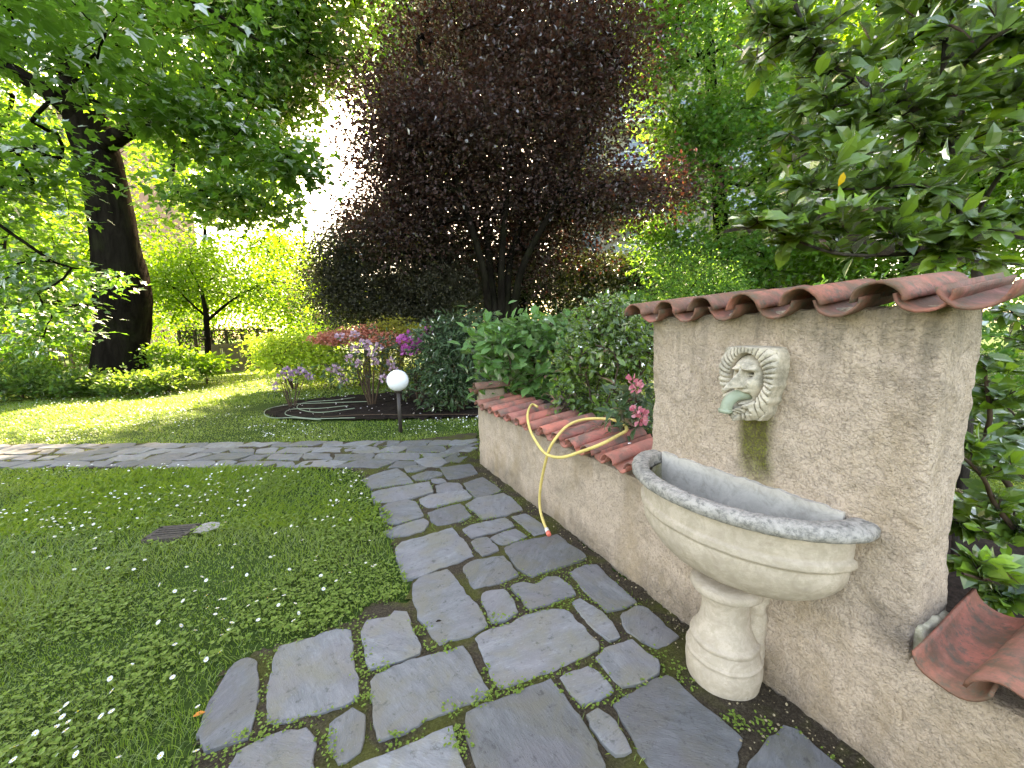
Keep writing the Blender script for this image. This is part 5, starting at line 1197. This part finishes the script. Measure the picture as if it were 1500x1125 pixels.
for i in range(17, 30): DL[i] = 'white daisy in the near lawn between the drain grate and the slates'
for i, (p, r0) in enumerate(dg+near_c):
    rot = Matrix.Translation(p) @ Matrix.Rotation(r_.uniform(0, 6.3), 4, 'Z') @ Matrix.Rotation(r_.normal()*.35, 4, 'X') @ Matrix.Rotation(r_.normal()*.3, 4, 'Y') @ Matrix.Diagonal((r0, r0, r0, 1))
    if i < 30:
        o = thing('daisy', DL[i], 'flower', p, 0, 'daisies in the lawn'); o.matrix_basis = rot
        for nm, me in (('petals', petals_me), ('centre', heart_me), ('stem', stem_me)): link(nm, me, o, False)
    else:
        o = bpy.data.objects.new('daisy', whole_me); C.objects.link(o); o.matrix_basis = rot; prop(o, 'white daisy standing in the lawn grass', 'flower', 'daisies in the lawn')
P2 = lawn_pts(60000, 4.6, 16, 34); k_ = fbm(P2*[.8, .8, 0], 3, 35) > -.2+.5*r_.random(len(P2)); P2 = P2[k_]; P2 = P2[r_.random(len(P2)) < np.where(P2[:, 1] < 9, .42, .12)]
P2 = np.concatenate([P2+[0, 0, .065]]+[np.array([c[0] for c in rest]).reshape(-1, 3)]); n = len(P2)
hexa = T_([(math.cos(a), math.sin(a), 0) for a in np.arange(6)*math.pi/3], [(0, 1, 2), (0, 2, 3), (0, 3, 4), (0, 4, 5)])
V, f = leaf_geo(hexa, P2, unit(r_.normal(size=(n, 3))*[1, 1, .1]), unit(np.array([0, 0, 1.])+r_.normal(size=(n, 3))*.35), .011*(.8+.5*r_.random(n))*np.where(P2[:, 1] > 8, 1.25, 1))
o = link('daisies', mesh('daisies', V, [(f, 0)], M['white'])); prop(o, 'tiny white daisies scattered over the farther lawn', 'daisies', kind='stuff')
# fallen petals and bits on the mulch and soil
P = np.stack([r_.uniform(-5.3, 1, 900), r_.uniform(7, 11, 900), np.full(900, .07)], 1); P = P[inside(P, bedpts)][:150]; n = len(P)
V1, f1 = leaf_geo(hexa, P, unit(r_.normal(size=(n, 3))*[1, 1, .1]), unit(np.array([0, 0, 1.])+r_.normal(size=(n, 3))*.5), .017*(.5+.8*r_.random(n)))
P = np.array([W(r_.uniform(0, 4.3), -abs(r_.normal())*.10-.01, .018) for _ in range(420)]+[W(r_.uniform(2.9, 4.2), -r_.uniform(.05, .55), .016) for _ in range(160)]); P = P[~stone_mask(P)]; n = len(P)
V2, f2 = leaf_geo(hexa, P, unit(r_.normal(size=(n, 3))*[1, 1, .2]), unit(np.array([0, 0, 1.])+r_.normal(size=(n, 3))*.5), .0045*(.4+1.*r_.random(n)))
o = link('fallen_petals', mesh('fallen_petals', V1, [(f1, 0)], M['petal'])); prop(o, 'pale petals fallen on the dark mulch bed', 'petals', kind='stuff')
o = link('litter', mesh('litter', V2, [(f2, 0)], M['litter'])); prop(o, 'pale crumbs and dry bits on the soil along the wall foot', 'litter', kind='stuff')
# single fallen leaves
def fallen(px, py, h, size, m, label, wid=1., n=None, rz=0.):
    p = n if n is not None else G(px, py, h); V, f = leaf_geo(oval, np.zeros((1, 3)), np.array([[math.cos(rz), math.sin(rz), .1]]), np.array([[0, 0, 1.]]), np.array([size]))
    o = link('fallen_leaf', mesh('fallen_leaf', V, [(f, 0)], m, False, np.zeros(len(f)))); o.location = p; prop(o, label, 'leaf')
fallen(282, 1050, .02, .045, M['leaf_orange'], 'orange fallen leaf on the grass at the left end of the nearest slates', rz=.5)
fallen(*T2([(895, 302)])[0], .028, .035, M['mulch'], 'dark curled leaf lying on a slate in the middle of the path', rz=.2)
fallen(0, 0, 0, .05, M['leaf_orange'], 'orange dry leaf lying in the trough tile at the right edge', n=W(4.10, .03, .520), rz=-.6)
fallen(0, 0, 0, .035, M['petal'], 'pale pink petal lying on the nearest red tile of the low wall', n=W(2.55, .05, .865), rz=.6)
# ---- thin irrigation hoses on the mulch
for i, (pts, lab) in enumerate([([(470, 615), (430, 612), (400, 612), (387, 606), (395, 598), (430, 592), (480, 590), (540, 588)], 'pale irrigation hose curving round the left end of the mulch bed'),
        ([(520, 612), (460, 613), (424, 609), (418, 604), (430, 599), (470, 598), (510, 594)], 'second loop of pale irrigation hose on the mulch'),
        ([(520, 598), (470, 604), (440, 600), (436, 594), (450, 589), (490, 586), (520, 582)], 'innermost pale irrigation hose loop on the mulch'),
        ([(700, 607), (650, 607), (600, 608), (560, 607), (520, 608), (470, 611)], 'dark irrigation hose along the front edge of the mulch')]):
    hose('irrigation_hose', lab, [G(x, y, .06) for x, y in pts], .008, M['drip'] if i < 3 else M['twig'], k=8, sides=6)
print('objects', len(bpy.data.objects), 'tris', sum(sum(len(p.vertices)-2 for p in m.polygons) if len(m.polygons) < 2000 else len(m.polygons) for m in bpy.data.meshes))
